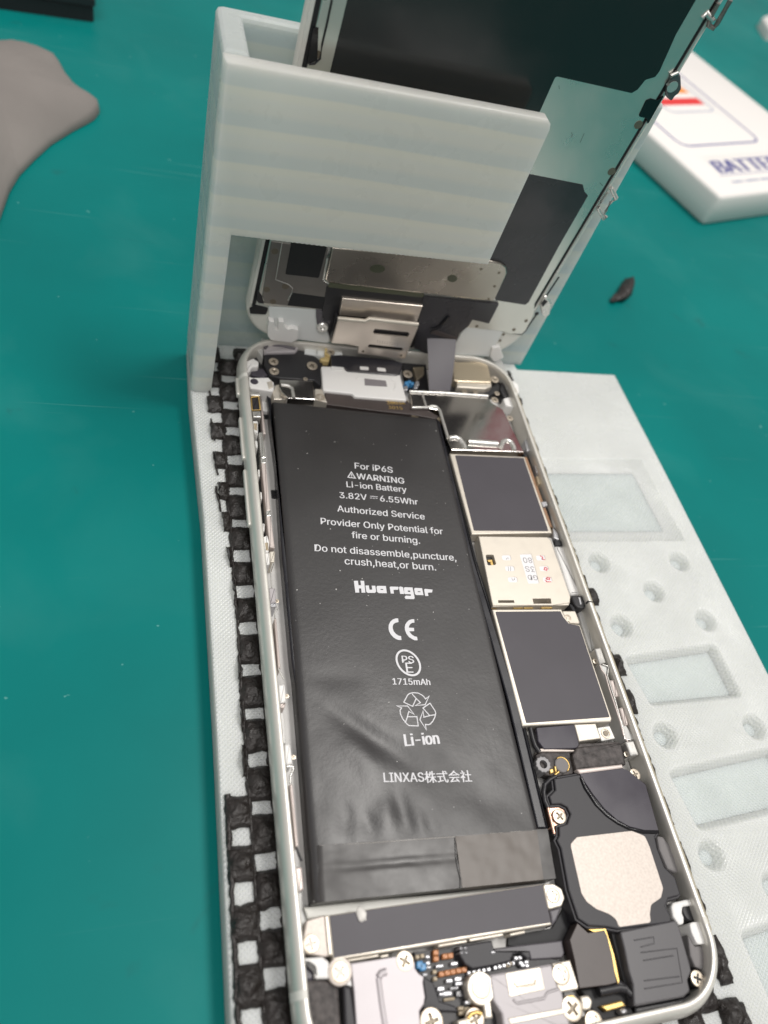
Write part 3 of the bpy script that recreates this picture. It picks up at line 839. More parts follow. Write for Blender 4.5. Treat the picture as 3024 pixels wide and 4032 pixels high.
# nano card cage
z = 4.1
holes = []
def pill(cx, cy, w, h): return fillet([(cx - w * .5 - h * .12, cy - h * .5), (cx + w * .5 - h * .12, cy - h * .5), (cx + w * .5 + h * .12, cy + h * .5), (cx - w * .5 + h * .12, cy + h * .5)], min(w, h) * .45)
def MP(pts): return ('M', pts)
slots = [pill(373, 338, 140, 82), pill(425, 508, 145, 82), pill(470, 680, 145, 85), pill(905, 342, 140, 82), pill(958, 508, 140, 78), pill(1012, 680, 140, 82),
         fillet([(575, 285), (760, 280), (885, 740), (712, 745)], 22), fillet([(45, 292), (170, 292), (218, 450), (80, 460)], 25),
         [(243, 1000), (490, 1000), (497, 1042), (243, 1042)], [(775, 975), (1060, 972), (1075, 1055), (795, 1058)]]
cage = prp('card_cage', mixq(z, ('M', [(-60, 4), (1005, 18), (1060, 60), (1370, 950), (1360, 1040), (1090, 1078), (160, 1080), (140, 1000)])), z, NICKEL, 1.5, .15, holes=[q('M', s, z) for s in slots])
cz = lambda h: (lambda x, y: h)
zc = z - .10
mb = MB(); mb.prism(q('M', [(230, 250), (980, 250), (1110, 720), (1110, 780), (380, 780)], zc), 2.4, zc, .02); card = build('sim_card', mb, mat('card_white', (.80, .79, .80), .4), cage)
mb = MB()
for s, a, c in (('GD', (846, 612), (695, 606)), ('3S', (800, 478), (655, 470)), ('80', (758, 340), (620, 336))):
    P = q('M', [a, c], zc + .02); lettering(mb, s, P[0], P[1], cz(zc + .02), .0, 1.0)
for pts in ([(372, 375), (375, 350), (400, 340), (410, 360)], [(437, 475), (437, 548)], [(455, 660), (470, 690), (500, 680), (495, 650)], [(400, 480), (405, 545)]):
    mb.stroke(q('M', pts, zc + .02), .1, cz(zc + .02))
build('card_printing', mb, mat('grey_ink', (.25, .24, .25), .5), card, smooth=0, normals=False)
mb = MB()
for pts in ([(895, 310), (935, 330), (925, 370)], [(920, 360), (980, 372)], [(965, 490), (1005, 500), (1000, 535), (960, 525), (965, 490)], [(985, 670), (1010, 650), (1045, 655), (1040, 680), (985, 670)], [(990, 712), (1070, 716)], [(970, 690), (1000, 705)]):
    mb.stroke(q('M', pts, zc + .025), .22, cz(zc + .025))
build('card_printing', mb, mat('red_ink', (.62, .06, .08), .5), card, smooth=0, normals=False)
pr('gold_spring', 'M', [(60, 330), (150, 330), (205, 460), (80, 470)], 3.2, BLACK, 1.5, .05, parent=cage)
pr('gold_spring', 'M', [(75, 372), (150, 370), (158, 400), (95, 405)], 3.5, GOLD, 2.5, .05, parent=cage)
pr('gold_spring', 'M', [(120, 405), (160, 405), (170, 455), (135, 458)], 3.4, GOLD, 2.5, .05, parent=cage)
pr('cage_lip', 'M', [(150, 1060), (1355, 1045), (1340, 1078), (160, 1098)], 3.9, NICKEL, 1.5, .1, parent=cage)
mb = MB()
for a, c in ((140, 230), (480, 625), (645, 790), (915, 1085)):
    mb.prism(q('M', [(a, 1105), (c, 1104), (c + 2, 1125), (a + 2, 1128)], 3.2), 1.2, 3.2, .1)
build('gold_contact', mb, GOLD, cage)
pr('card_edge', 'M', [(1120, 155), (1310, 155), (1545, 905), (1370, 915)], 3.6, WHITEP, 1.5, .5, r=.3)
pr('cage_side', 'M', [(1010, 20), (1075, 30), (1115, 140), (1380, 910), (1360, 950), (1060, 60)], 3.75, STEEL_M, 1.5, .2)
# ejector latch
pr('eject_latch', 'M', [(1375, 930), (1620, 925), (1650, 1080), (1560, 1130), (1480, 1110), (1430, 1060)], 4.4, BLACK, 1.5, .3, r=.5)
pr('eject_latch', 'M', [(1340, 1045), (1490, 1080), (1560, 1130), (1450, 1135), (1470, 1215), (1440, 1225), (1380, 1120)], 3.7, BLACKM, 1.2, .3)
pr('latch_pin', 'M', [(1490, 950), (1520, 955), (1545, 1060), (1520, 1070)], 4.6, CAP_G, 4.0, .1)
pr('frame_notch', 'D', [(1170, 342), (1215, 350), (1215, 356), (1170, 350)], 5.93, BLACKM, 5.0, 0)
# right inner wall ledge
pr('inner_ledge', 'D', [(1085, 420), (1165, 395), (1250, 640), (1290, 720), (1195, 770), (1120, 540), (1110, 500)], 2.6, ALU_IN, .9, .5, r=.6)
pr('inner_ledge', 'C', [(900, 330), (985, 420), (1040, 600), (980, 560), (930, 430)], 2.6, ALU_IN, .9, .4)
# block, springs and rods along the right rim
for P in ([(1228, 732), (1278, 722), (1322, 848), (1268, 862)], [(1478, 1492), (1545, 1482), (1590, 1600), (1522, 1612)]):
    pr('rail_block', 'D', P, 5.0, STEEL_M, 1.2, .25, r=.3)
for P in ([(1348, 990), (1392, 982), (1432, 1118), (1392, 1130)], [(1430, 1215), (1466, 1206), (1508, 1352), (1475, 1364)]):
    pr('rail_pad', 'D', P, 4.9, ROSE, 1.2, .3, r=.25)
pr('spring_strip', 'D', [(1265, 862), (1330, 870), (1350, 900), (1330, 985), (1400, 1130), (1440, 1300), (1500, 1380), (1550, 1470), (1480, 1490), (1430, 1340), (1330, 1010), (1275, 900)], 4.5, ALU_IN, 1.2, .2)
rib('D', [(1268, 868), (1285, 910), (1315, 950), (1345, 1060), (1435, 1330), (1462, 1440), (1500, 1500)], 4.75, .14, ROSE, None, 'spring_wire')
rib('D', [(1290, 862), (1340, 880), (1330, 960), (1400, 1180), (1460, 1400), (1470, 1470), (1520, 1480)], 4.75, .14, STEEL_M, None, 'spring_wire')
for P in ((1238, 830), (1495, 1590)): screw('D', P, 4.4, .55)
# many small pieces beside the first shield
SM = [([(965, 480), (1010, 470), (1030, 560), (985, 575)], CAP_G, 4.4), ([(1000, 440), (1050, 450), (1062, 520), (1020, 540)], STEEL_M, 4.0),
      ([(940, 560), (985, 575), (1000, 620), (965, 615)], BLACKM, 3.6), ([(1000, 560), (1065, 560), (1085, 620), (1030, 640)], ALU_IN, 3.8),
      ([(985, 620), (1070, 640), (1105, 800), (1060, 780), (1010, 690)], BLACK, 3.0), ([(1045, 680), (1085, 690), (1100, 760), (1065, 750)], CAP_G, 4.2),
      ([(1060, 770), (1110, 790), (1118, 835), (1080, 842)], CAP_T, 4.2), ([(1010, 720), (1040, 760), (1130, 1010), (1100, 1000)], BLACKM, 3.2),
      ([(1120, 870), (1160, 880), (1180, 930), (1140, 940)], CAP_G, 3.9), ([(1150, 930), (1210, 950), (1225, 1040), (1180, 1030)], STEEL_M, 4.0),
      ([(1100, 985), (1145, 980), (1160, 1015), (1120, 1025)], CAP_G, 4.3), ([(1130, 1020), (1165, 1030), (1200, 1160), (1165, 1150)], BLACK, 3.3),
      ([(1165, 1040), (1225, 1040), (1275, 1200), (1250, 1240), (1200, 1180)], ALU_IN, 3.6), ([(1225, 1120), (1250, 1120), (1275, 1195), (1250, 1200)], CAP_T, 4.2),
      ([(1195, 1180), (1240, 1250), (1250, 1300), (1205, 1280)], CAP_G, 4.1), ([(1210, 1300), (1290, 1300), (1310, 1345), (1215, 1340)], BLACKM, 4.0),
      ([(1160, 1180), (1195, 1190), (1205, 1250), (1180, 1240)], CAP_T, 3.4)]
for P, m, z1 in SM: pr('edge_component', 'C', P, z1, m, 1.2, .2, r=.25)
prp('board_edge', mixq(3.4, ('C', [(960, 620), (985, 620), (1215, 1245), (1190, 1245)])), 3.4, WINE, 1.2, .1)
# ---- below the second shield
pr('insulator_pad', 'D', [(750, 1378), (1062, 1352), (1105, 1535), (1070, 1548), (815, 1555), (765, 1490)], 4.1, FLEXD, 1.5, .15, r=.3)
pr('ground_tab', 'D', [(1062, 1352), (1235, 1345), (1278, 1468), (1100, 1492)], 4.3, NICKEL, 1.5, .15)
nutp = pr('nut_plate', 'D', [(1245, 1378), (1350, 1362), (1398, 1470), (1282, 1492)], 4.0, STEEL_M, 1.5, .15, r=.3)
mb = MB(); c = q('D', [(1318, 1425)], 4.05)[0]; mb.lathe(c[0], c[1], [(.95, 4.0), (.95, 4.12), (.7, 4.12), (.55, 3.7), (.01, 3.6)]); build('nut', mb, SCREW, nutp)
mb = MB(); mb.lathe(c[0], c[1], [(.5, 4.14), (.01, 4.14)]); build('nut_hole', mb, SCREW_D, nutp)
rib('D', [(700, 1385), (720, 1470), (740, 1530), (775, 1580)], 3.6, .45, BLACK, None, 'antenna_cable')
pr('foam_pad', 'E', [(500, 450), (818, 412), (862, 575), (830, 568), (500, 612), (470, 510)], 4.6, FOAM, 1.5, .3, r=.3)
pr('foam_pad', 'E', [(520, 420), (800, 405), (822, 418), (500, 452)], 4.3, FOAM, 1.5, .2)
pr('foam_pad', 'E', [(205, 500), (250, 478), (450, 478), (480, 600), (475, 640), (330, 662), (215, 620)], 3.6, FOAM, 1.5, .3, r=.4)
pr('board_edge', 'E', [(235, 455), (490, 465), (485, 478), (225, 478)], 3.9, NICKEL_D, 1.5, .1)
c = q('E', [(258, 570)], 4.4)[0]; mb = MB()
kn = []
for k in range(48):
    a = 2 * math.pi * k / 48; rr = 1.32 + (.10 if k % 4 < 2 else 0); kn.append((c[0] + rr * math.cos(a), c[1] + rr * math.sin(a)))
mb.prism(kn, 1.5, 4.4, .15, holes=[circ(c[0], c[1], .72, 20)]); build('threaded_standoff', mb, mat('standoff_grey', (.25, .245, .25), .5, .3), phone)
c = q('E', [(395, 572)], 4.1)[0]; mb = MB(); mb.lathe(c[0], c[1], [(1.3, 2), (1.3, 3.9), (1.15, 4.05), (.01, 4.05)]); con = build('antenna_connector', mb, FOAMG, phone)
mb = MB(); mb.tube([(c[0] + 1.28 * math.cos(a), c[1] + 1.28 * math.sin(a), 4.0) for a in [math.radians(x_) for x_ in range(-60, 130, 15)]], .16, 6); build('contact_ring', mb, GOLD, con, smooth=70)
mb = MB()
for P in ([(300, 605), (330, 600), (335, 630), (310, 640)], [(335, 582), (352, 580), (358, 625), (345, 630)], [(335, 640), (372, 612), (378, 630), (345, 655)]): mb.prism(q('E', P, 4.0), 3.2, 4.0, .15)
build('solder_tab', mb, GOLD, con)
rib('E', [(345, 660), (300, 685), (265, 720), (258, 780), (268, 840), (290, 885)], 3.8, .42, BLACK, None, 'antenna_cable')
# ---- loudspeaker
zs = 4.55
spk_out = mixq(zs, ('E', [(335, 672), (525, 640), (760, 600), (905, 640), (1000, 715), (1098, 1058), (1068, 1100), (1085, 1180), (1140, 1320), (1215, 1390), (1252, 1510), (1240, 1525), (1165, 1545), (1145, 1600)]),
               ('F', [(1290, 560), (1335, 650), (1330, 690), (905, 745), (800, 725), (660, 715), (575, 655)]),
               ('E', [(440, 1480), (385, 1180), (355, 1120), (372, 1085), (370, 1020), (430, 1000), (455, 930), (430, 880), (385, 858), (318, 862), (300, 800), (345, 755)]))
spk = prp('loudspeaker', spk_out, zs, SPK, 1.2, .22)
prp('rim_step', inset(ccw(spk_out), -.35), zs - .5, SPK, 1.1, .15, parent=spk)
plate = fillet(mixq(zs + .1, ('E', [(452, 1150), (500, 1098), (900, 1052), (995, 1090), (1030, 1170), (1128, 1470), (1112, 1540), (1040, 1590)]),
              ('F', [(1160, 625), (1170, 690), (905, 728), (885, 665), (830, 622), (725, 580), (645, 522), (600, 450)])), .9)
mb = MB(); mb.prism(plate, zs - .2, zs + .10, .06); build('magnet_plate', mb, NICKEL_D, spk)
fl = mixq(zs + .25, ('E', [(522, 640), (835, 598), (885, 620), (905, 640), (1000, 718), (1096, 1055), (1060, 1060), (990, 1048), (880, 1020), (790, 970), (700, 890), (620, 790), (560, 700)]))
mb = MB(); mb.prism(fl, zs - .1, zs + .22, .06); flex = build('antenna_flex', mb, FLEXD, spk)
rib('E', [(530, 665), (560, 740), (640, 860), (720, 940), (800, 995), (880, 1035), (980, 1060), (1090, 1062)], zs + .1, .30, GLOSS, spk, 'sealing_lip')
pr('flex_fold', 'E', [(500, 605), (830, 568), (840, 598), (525, 640)], 4.75, ROSE, 3.5, .25, parent=spk)
pr('side_port', 'E', [(1080, 1085), (1130, 1095), (1200, 1180), (1245, 1300), (1235, 1360), (1160, 1330), (1100, 1190)], 4.0, FOAMG, 1.0, .4, r=.5, parent=spk)
zl = 4.5
box_out = mixq(zl, ('F', [(915, 762), (1370, 668), (1400, 722), (1490, 1040), (1500, 1090), (1470, 1160), (1490, 1250), (1440, 1300), (1060, 1375), (1030, 1370), (1020, 1190), (985, 1080), (950, 900)]))
low = prp('speaker_chamber', fillet(box_out, .5), zl, mat('chamber_plastic', (.082, .079, .084), .4, 0, bump=(3000, .12, .04)), 1.2, .25, parent=spk)
mb = MB()
for pts in ([(1030, 835), (1190, 808), (1195, 860), (1085, 890)], [(1085, 935), (1380, 900), (1425, 1180), (1115, 1230)], [(1105, 1000), (1350, 960)], [(1110, 1165), (1400, 1130)]):
    P = [Vector((*p, zl + .01)) for p in q('F', pts, zl + .01)]
    mb.tube(P, .10, 6)
build('moulded_line', mb, low.data.materials[0], low, smooth=70)
prp('chamber_lip', mixq(3.2, ('F', [(1035, 1375), (1450, 1300), (1500, 1265), (1510, 1300), (1450, 1360), (1040, 1440)])), 3.2, BLACK, 1.2, .3, parent=spk)
prp('chamber_gap', mixq(3.0, ('F', [(835, 735), (910, 755), (950, 910), (1000, 1190), (1010, 1380), (970, 1300), (960, 1230)])), 3.0, BLACKM, 1.0, .2, parent=spk)
rib('F', [(890, 1180), (960, 1230), (1010, 1290), (1035, 1230), (1030, 1170)], 3.6, .6, BLACK, spk, 'seal_bead')
rib('F', [(740, 1255), (900, 1220), (960, 1230)], 3.6, .7, BLACK, spk, 'seal_bead')
# screws round the speaker
pr('screw_plate', 'E', [(285, 885), (330, 878), (385, 870), (440, 935), (405, 1000), (350, 1030), (315, 1030)], 3.7, COPPER, 1.5, .1, r=.3)
rib('E', [(290, 888), (315, 990), (335, 1075)], 3.9, .28, COPPER, None, 'ground_spring')
rib('E', [(330, 1070), (345, 1110), (350, 1150)], 3.6, .25, BLACK, None, 'antenna_cable')
screw('E', (382, 943), 4.5, 1.28, .6); screw('E', (930, 640), 5.05, 1.12, .2)
screw('F', (1560, 1145), 4.6, 1.22, 1.1)
prp('screw_boss', q('F', [(1490, 1100), (1560, 1075), (1625, 1130), (1620, 1200), (1560, 1230), (1500, 1190)], 4.2), 4.2, BLACKM, 1.2, .3, r=.5)
# corner hooks on the right
def hook(tagk, pts, z1=4.3, m=WHITEP, name='frame_hook'): return pr(name, tagk, pts, z1, m, 1.0, .3, r=.5)
hook('F', [(1335, 560), (1350, 525), (1460, 500), (1530, 490), (1520, 545), (1430, 560), (1425, 610), (1440, 650), (1440, 700), (1400, 712), (1350, 640)])
mb = MB(); c = q('F', [(1490, 600)], 3.6)[0]; mb.lathe(c[0], c[1], [(1.5, 1), (1.5, 3.3), (1.3, 3.6), (.01, 3.6)]); build('rubber_plug', mb, BLACK, phone)
pr('grey_pad', 'F', [(1480, 690), (1600, 672), (1640, 700), (1630, 860), (1545, 870), (1500, 770)], 4.4, WHITEP, 1.2, .2, r=.7)
pr('foam_pad', 'F', [(1470, 790), (1530, 880), (1640, 870), (1660, 990), (1640, 1100), (1530, 1050), (1490, 960)], 3.6, FOAMG, 1.2, .3)
# ---- lower part: long connector cover
z = 4.3
cov = prp('connector_cover', mixq(z, ('G', [(262, 560), (620, 505), (1000, 452)]), ('F', [(285, 372), (358, 708)]), ('G', [(1230, 738), (860, 800), (300, 888)])), z, NICKEL, 1.6, .2)
mb = MB(); mb.prism(mixq(z + .06, ('G', [(272, 566), (620, 512), (1000, 460)]), ('F', [(283, 380), (352, 690)]), ('G', [(1230, 715), (860, 778), (305, 870)])), z - .1, z + .06, .03); build('graphite_sticker', mb, FILM, cov)
mb = MB()
for pts in ([(390, 880), (630, 840), (632, 862), (395, 900)], [(640, 850), (700, 838), (704, 862), (645, 872)], [(1060, 770), (1270, 735), (1272, 758), (1062, 792)], [(1285, 728), (1530, 686), (1536, 710), (1290, 752)], [(1580, 690), (1690, 668), (1694, 690), (1584, 712)]):
    mb.prism(q('G', pts, 3.8), 1.5, 3.8, .15)
build('cover_clip', mb, NICKEL, cov)
tab = pr('cover_tab', 'F', [(285, 375), (370, 370), (440, 412), (465, 490), (440, 555), (330, 585)], 4.3, NICKEL, 1.6, .2, r=.5)
screw('F', (380, 465), 4.75, 1.15)
pr('cover_tab', 'G', [(105, 595), (240, 555), (275, 600), (292, 850), (240, 862), (85, 835), (75, 740)], 4.2, NICKEL_D, 1.6, .2, r=.5)
pr('cover_tab', 'G', [(235, 560), (268, 558), (300, 850), (262, 850)], 4.5, NICKEL, 1.6, .2)
screw('G', (140, 765), 4.6, 1.3); screw('G', (170, 618), 4.4, .55)
prp('rib_hook', mixq(3.5, ('F', [(335, 585), (440, 560), (400, 670), (360, 720), (350, 650)])), 3.5, FLEXR, 1.2, .3)
# lifted flange strip of the tray between tape and cover
prp('inner_flange', mixq(1.9, ('G', [(85, 500), (500, 455), (1659, 352)]), ('O', [(1590, 1270), (1640, 1290)]), ('G', [(1659, 372), (1000, 470), (620, 525), (270, 575), (110, 590)])), 1.9, WHITEB, .9, .3)
prp('inner_flange', mixq(2.5, ('G', [(0, 300), (80, 400), (80, 520), (110, 600), (60, 720), (80, 830), (40, 900), (20, 600)])), 2.5, ALU_IN, .9, .3)
# the black well to the right of the cover
prp('dark_well', mixq(1.6, ('F', [(405, 120), (430, 40), (560, 660), (500, 840), (540, 960), (0, 880), (0, 800), (360, 735), (450, 580), (430, 400)])), 1.6, BLACKM, .9, .1)
prp('well_plate', mixq(2.6, ('V', [(925, 70), (1480, 5), (1500, 110), (1480, 150), (1225, 165), (1210, 105), (930, 105)])), 2.6, FLEXR, 1.2, .2)
# black bracket with stepped edge
pr('black_bracket', 'V', [(640, 52), (905, 5), (930, 90), (1215, 90), (1225, 150), (1200, 158), (1140, 105), (1080, 120), (1055, 178), (915, 212), (750, 238), (690, 200), (645, 130)], 3.9, SPK, 1.2, .2)
# circuit board with components
prp('circuit_board', mixq(2.2, ('V', [(270, 100), (640, 60), (1250, 120), (1500, 180), (1500, 500), (1400, 760), (250, 760), (310, 250)])), 2.2, PCB, 1.1, .05)
def comp(cx, cy, w, h, z1, m, tagk='V', rot=-.14):
    P = q(tagk, [(cx - w / 2, cy - h / 2 - rot * w / 2), (cx + w / 2, cy - h / 2 + rot * w / 2), (cx + w / 2, cy + h / 2 + rot * w / 2), (cx - w / 2, cy + h / 2 - rot * w / 2)], z1)
    mb = MB(); mb.prism(P, 2.1, z1, .14, r=.12); return build('surface_component', mb, m, phone)
for cx, cy in ((450, 105), (452, 155), (525, 135), (570, 130), (497, 280), (545, 270), (590, 262), (637, 252), (682, 244)): comp(cx, cy, 46, 48, 3.0, CAP_O)
for cx, cy in ((318, 205), (345, 222)): comp(cx, cy, 50, 62, 3.1, CAP_B)
for cx, cy in ((300, 140), (340, 132), (440, 262), (445, 318), (1070, 195), (1040, 208)): comp(cx, cy, 34, 36, 2.9, CAP_T)
for cx, cy, w, h in ((382, 140, 38, 30), (385, 190, 38, 32), (390, 225, 40, 26), (480, 215, 66, 30), (600, 195, 60, 34), (360, 285, 40, 26), (560, 335, 56, 36), (630, 320, 60, 40), (640, 358, 66, 34), (490, 400, 60, 40), (540, 440, 80, 40),
                    (655, 68, 26, 22), (692, 66, 26, 22), (660, 105, 26, 22), (698, 103, 26, 22), (918, 102, 36, 26), (500, 445, 50, 30), (600, 395, 70, 24)): comp(cx, cy, w, h, 2.9 if cy > 110 else 4.1, CAP_G)
for k in range(5): comp(722 + 40 * k, 272 - 7.5 * k, 34, 40, 2.9, CAP_G)
for k in range(5): comp(935 + 36 * k, 228 - 9 * k, 34, 40, 2.9, CAP_G)
for cx, cy in ((1105, 150), (1140, 145), (1145, 190), (1190, 182), (1195, 212), (1160, 208)): comp(cx, cy, 36, 36, 3.1, CAP_G)
for cx, cy in ((655, 560), (705, 565), (770, 550), (690, 590), (660, 600)): comp(cx, cy, 46, 34, 2.9, CAP_T if cx < 760 else CAP_O)
comp(712, 510, 50, 36, 3.3, CAP_G); comp(650, 440, 80, 60, 2.8, FILM3); comp(560, 485, 90, 26, 2.7, CAP_T)
prp('board_cover', mixq(2.9, ('V', [(335, 290), (430, 350), (480, 500), (600, 540), (640, 590), (500, 585), (330, 565), (362, 470)])), 2.9, SPK, 1.2, .2)
# pale cover of the antenna bracket
gz = 4.4
gcov = prp('antenna_cover', mixq(gz, ('G', [(418, 915), (760, 858), (800, 945), (860, 945), (890, 885)]), ('U', [(1490, 160), (1530, 215), (1580, 245), (1570, 300), (1592, 450), (1580, 520), (1535, 590), (1545, 760), (905, 760), (880, 400), (850, 130)])), gz, GREYP, 1.3, .12)
rib('U', [(1125, 250), (1150, 210), (1200, 195)], gz, .5, GREYP, gcov, 'moulded_line')
rib('U', [(1120, 255), (1150, 500), (1190, 760)], gz - .15, .45, GREYP, gcov, 'moulded_line')
pr('cover_tab', 'U', [(840, 105), (1310, 40), (1330, 130), (860, 205)], 4.1, GREYC, 1.3, .2, parent=gcov)
mb = MB(); P = q('U', [(740, 190)], 4.3)[0]; mb.lathe(P[0], P[1], [(1.75, 1.2), (1.75, 4.2), (1.6, 4.3), (.01, 4.3)]); build('screw_boss', mb, NICKEL_D, phone)
screw('U', (740, 195), 4.7, 1.45); screw('U', (1395, 85), 4.75, 1.4)
hook('U', [(330, 60), (560, 40), (625, 90), (650, 200), (640, 262), (500, 265), (485, 240), (480, 150), (420, 110), (350, 135)], 4.2)
pr('rubber_plug', 'U', [(352, 150), (400, 115), (470, 140), (485, 220), (470, 290), (365, 300)], 3.4, FLEXD, 1.0, .4, r=.6)
prp('foam_pad', mixq(3.4, ('U', [(360, 290), (500, 270), (640, 280), (720, 340), (750, 760), (415, 760)])), 3.4, FOAM, 1.0, .4)
prp('black_bracket', mixq(4.2, ('U', [(770, 330), (850, 350), (905, 760), (790, 760)])), 4.2, SPK, 1.0, .3)
prp('cover_tab', q('U', [(650, 270), (700, 300), (860, 345), (850, 250), (790, 270), (690, 260)], 4.0), 4.0, WHITEP, 1.0, .2)
# dock connector
dz = 4.5
dock = prp('dock_connector', q('V', [(885, 285), (1395, 195), (1445, 380), (1480, 420), (1500, 505), (1520, 580), (1560, 760), (1010, 760), (985, 600), (915, 490)], dz), dz, GREYC, 1.3, .3, r=.3)
prp('bright_window', q('V', [(1015, 272), (1300, 222), (1342, 408), (1052, 468)], dz + .12), dz + .12, NICKEL, dz - .2, .08, r=.2, parent=dock)
rib('V', [(1090, 355), (1110, 385), (1255, 362), (1262, 330)], dz + .16, .14, SCREW, dock, 'stamped_line')
rib('V', [(1080, 490), (1110, 520), (1330, 480), (1360, 430), (1440, 405)], dz - .02, .22, GREYC, dock, 'stamped_line')
prp('bright_strip', q('V', [(1040, 642), (1480, 560), (1520, 600), (1060, 690)], dz + .15), dz + .15, NICKEL, dz - .2, .1, parent=dock)
prp('dock_tab', q('V', [(1400, 192), (1545, 165), (1615, 380), (1610, 405), (1475, 430), (1440, 380)], 4.4), 4.4, NICKEL, 1.3, .2, parent=dock)
screw('V', (1480, 280), 4.85, 1.5, .35)
screw('V', (1572, 560), 4.9, 1.75, .5)
mb = MB(); P = q('V', [(820, 395)], 4.5)[0]; mb.lathe(P[0], P[1], [(2.1, 1.2), (2.1, 4.2), (1.95, 4.4), (.01, 4.4)]); build('dock_tab', mb, NICKEL, dock)
prp('dock_tab', q('V', [(830, 480), (895, 470), (915, 640), (855, 645)], 4.3), 4.3, NICKEL, 1.3, .25, parent=dock)
screw('V', (826, 390), 4.8, 1.5, .3)
screw('V', (420, 668), 4.6, 1.8); screw('V', (775, 650), 4.4, 1.5)
mb = MB(); mb.tube([Vector((*p, 4.3)) for p in q('V', [(712, 640), (735, 605), (780, 592), (820, 605)], 4.3)], .3, 8); build('solder_tab', mb, GOLD, phone, smooth=70)
prp('dock_tab', q('V', [(625, 660), (700, 640), (720, 760), (640, 760)], 4.1), 4.1, NICKEL, 1.3, .25, parent=dock)
prp('solder_tab', q('V', [(1520, 455), (1570, 450), (1590, 475), (1540, 480)], 4.6), 4.6, GOLD, 3, .1)
# brown flex plate and gold edge
prp('gold_edge', q('F', [(650, 745), (800, 735), (870, 950), (915, 1175), (900, 1195), (780, 800)], 4.15), 4.15, GOLD, 2.0, .1)
prp('flex_plate', q('F', [(568, 693), (655, 772), (790, 752), (812, 800), (850, 950), (890, 1180), (820, 1200), (585, 1228), (545, 1000), (505, 830)], 4.35), 4.35, FLEXB, 2.0, .1)
prp('dock_tab', q('F', [(590, 1290), (660, 1280), (695, 1330), (680, 1400), (610, 1410)], 4.4), 4.4, NICKEL, 1.3, .3, r=.5)
prp('gold_edge', q('F', [(760, 1370), (930, 1325), (970, 1370), (810, 1415)], 3.6), 3.6, GOLD, 2, .2)
prp('black_bracket', mixq(2.6, ('F', [(590, 1230), (900, 1190), (960, 1230), (1010, 1380), (1040, 1440), (780, 1500), (700, 1440)])), 2.6, BLACKM, 1.0, .3)
prp('dock_tab', q('F', [(640, 1450), (740, 1440), (780, 1480), (780, 1540), (640, 1540)], 4.3), 4.3, NICKEL, 1.3, .3, r=.4)
screw('F', (712, 1500), 4.7, 1.5, .8)
prp('surface_component', q('F', [(910, 1400), (960, 1390), (990, 1420), (940, 1440)], 4.0), 4.0, CAP_G, 2, .2, r=.3)
# ---- left rail
LW = lambda P, z1, m, tagk='J', name='rail_clip', b=.2, r=.15: pr(name, tagk, P, z1, m, 1.0, b, r=r)
LW([(588, 372), (618, 368), (640, 556), (605, 562)], 4.8, STEEL_M, name='volume_bracket'); LW([(606, 594), (640, 592), (673, 938), (642, 944)], 4.8, ROSE, name='volume_bracket')
LW([(642, 980), (676, 975), (705, 1212), (668, 1205)], 4.8, ROSE, name='volume_bracket')
LW([(600, 556), (636, 556), (642, 596), (606, 596)], 4.95, STEEL_M, name='volume_bracket'); LW([(640, 940), (676, 936), (680, 978), (644, 984)], 4.95, STEEL_M, name='volume_bracket')
for P in ([(545, 288), (582, 290), (582, 395), (555, 368)], [(560, 430), (578, 432), (582, 482), (566, 478)], [(582, 640), (595, 640), (597, 690), (585, 690)], [(598, 802), (610, 804), (614, 850), (602, 856)], [(614, 1030), (632, 1035), (630, 1090), (618, 1090)]):
    LW(P, 5.2, WHITEP)
LW([(550, 302), (578, 305), (578, 362), (556, 352)], 5.3, CAP_T)
LW([(618, 1132), (650, 1118), (664, 1165), (660, 1240), (632, 1245), (622, 1190)], 5.1, WHITEP); LW([(632, 1172), (656, 1168), (660, 1228), (640, 1228)], 5.25, CAP_T)
LW([(666, 1236), (708, 1230), (702, 1315), (672, 1312)], 4.8, NICKEL); LW([(630, 1245), (668, 1245), (668, 1330), (640, 1335)], 4.6, WHITEP)
LW([(660, 1502), (708, 1502), (713, 1605), (670, 1610)], 4.9, GREYC, name='rail_block'); LW([(668, 1612), (716, 1606), (714, 1636), (675, 1640)], 4.7, CAP_G, name='rail_block')
rib('J', [(692, 1322), (672, 1375), (676, 1440), (682, 1500)], 4.5, .1, STEEL_M, None, 'spring_wire'); rib('J', [(718, 1618), (722, 1650), (704, 1690), (706, 1722)], 4.5, .14, STEEL_M, None, 'spring_wire')
LW([(700, 1722), (716, 1722), (748, 2088), (728, 2080)], 4.7, ROSE, name='volume_bracket'); rib('J', [(730, 2088), (748, 2125), (770, 2165)], 4.5, .14, STEEL_M, None, 'spring_wire')
LW([(822, 198), (876, 196), (884, 340), (834, 348)], 4.9, WHITEP, 'I', 'rail_block'); LW([(830, 350), (888, 344), (870, 390), (834, 385)], 4.4, ROSE, 'I', 'rail_block')
LW([(832, 418), (862, 432), (886, 680), (852, 672), (834, 500)], 4.6, WHITEP, 'I'); LW([(872, 684), (918, 684), (938, 845), (880, 852)], 4.9, WHITEP, 'I', 'rail_block')
rib('I', [(888, 868), (940, 866), (944, 890), (918, 950), (918, 1005)], 4.5, .2, STEEL_M, None, 'spring_wire')
LW([(910, 1010), (938, 1010), (988, 1515), (962, 1528), (935, 1250)], 4.7, ROSE, 'I', 'volume_bracket'); rib('I', [(970, 1530), (985, 1580), (1012, 1640)], 4.5, .2, BLACK, None, 'spring_wire')
LW([(22, 208), (72, 212), (84, 372), (45, 392)], 4.8, ROSE, 'G', 'rail_block')
for t, p in (('J', (722, 1590)), ('I', (893, 285)), ('I', (948, 785))): screw(t, p, 4.4, .42)
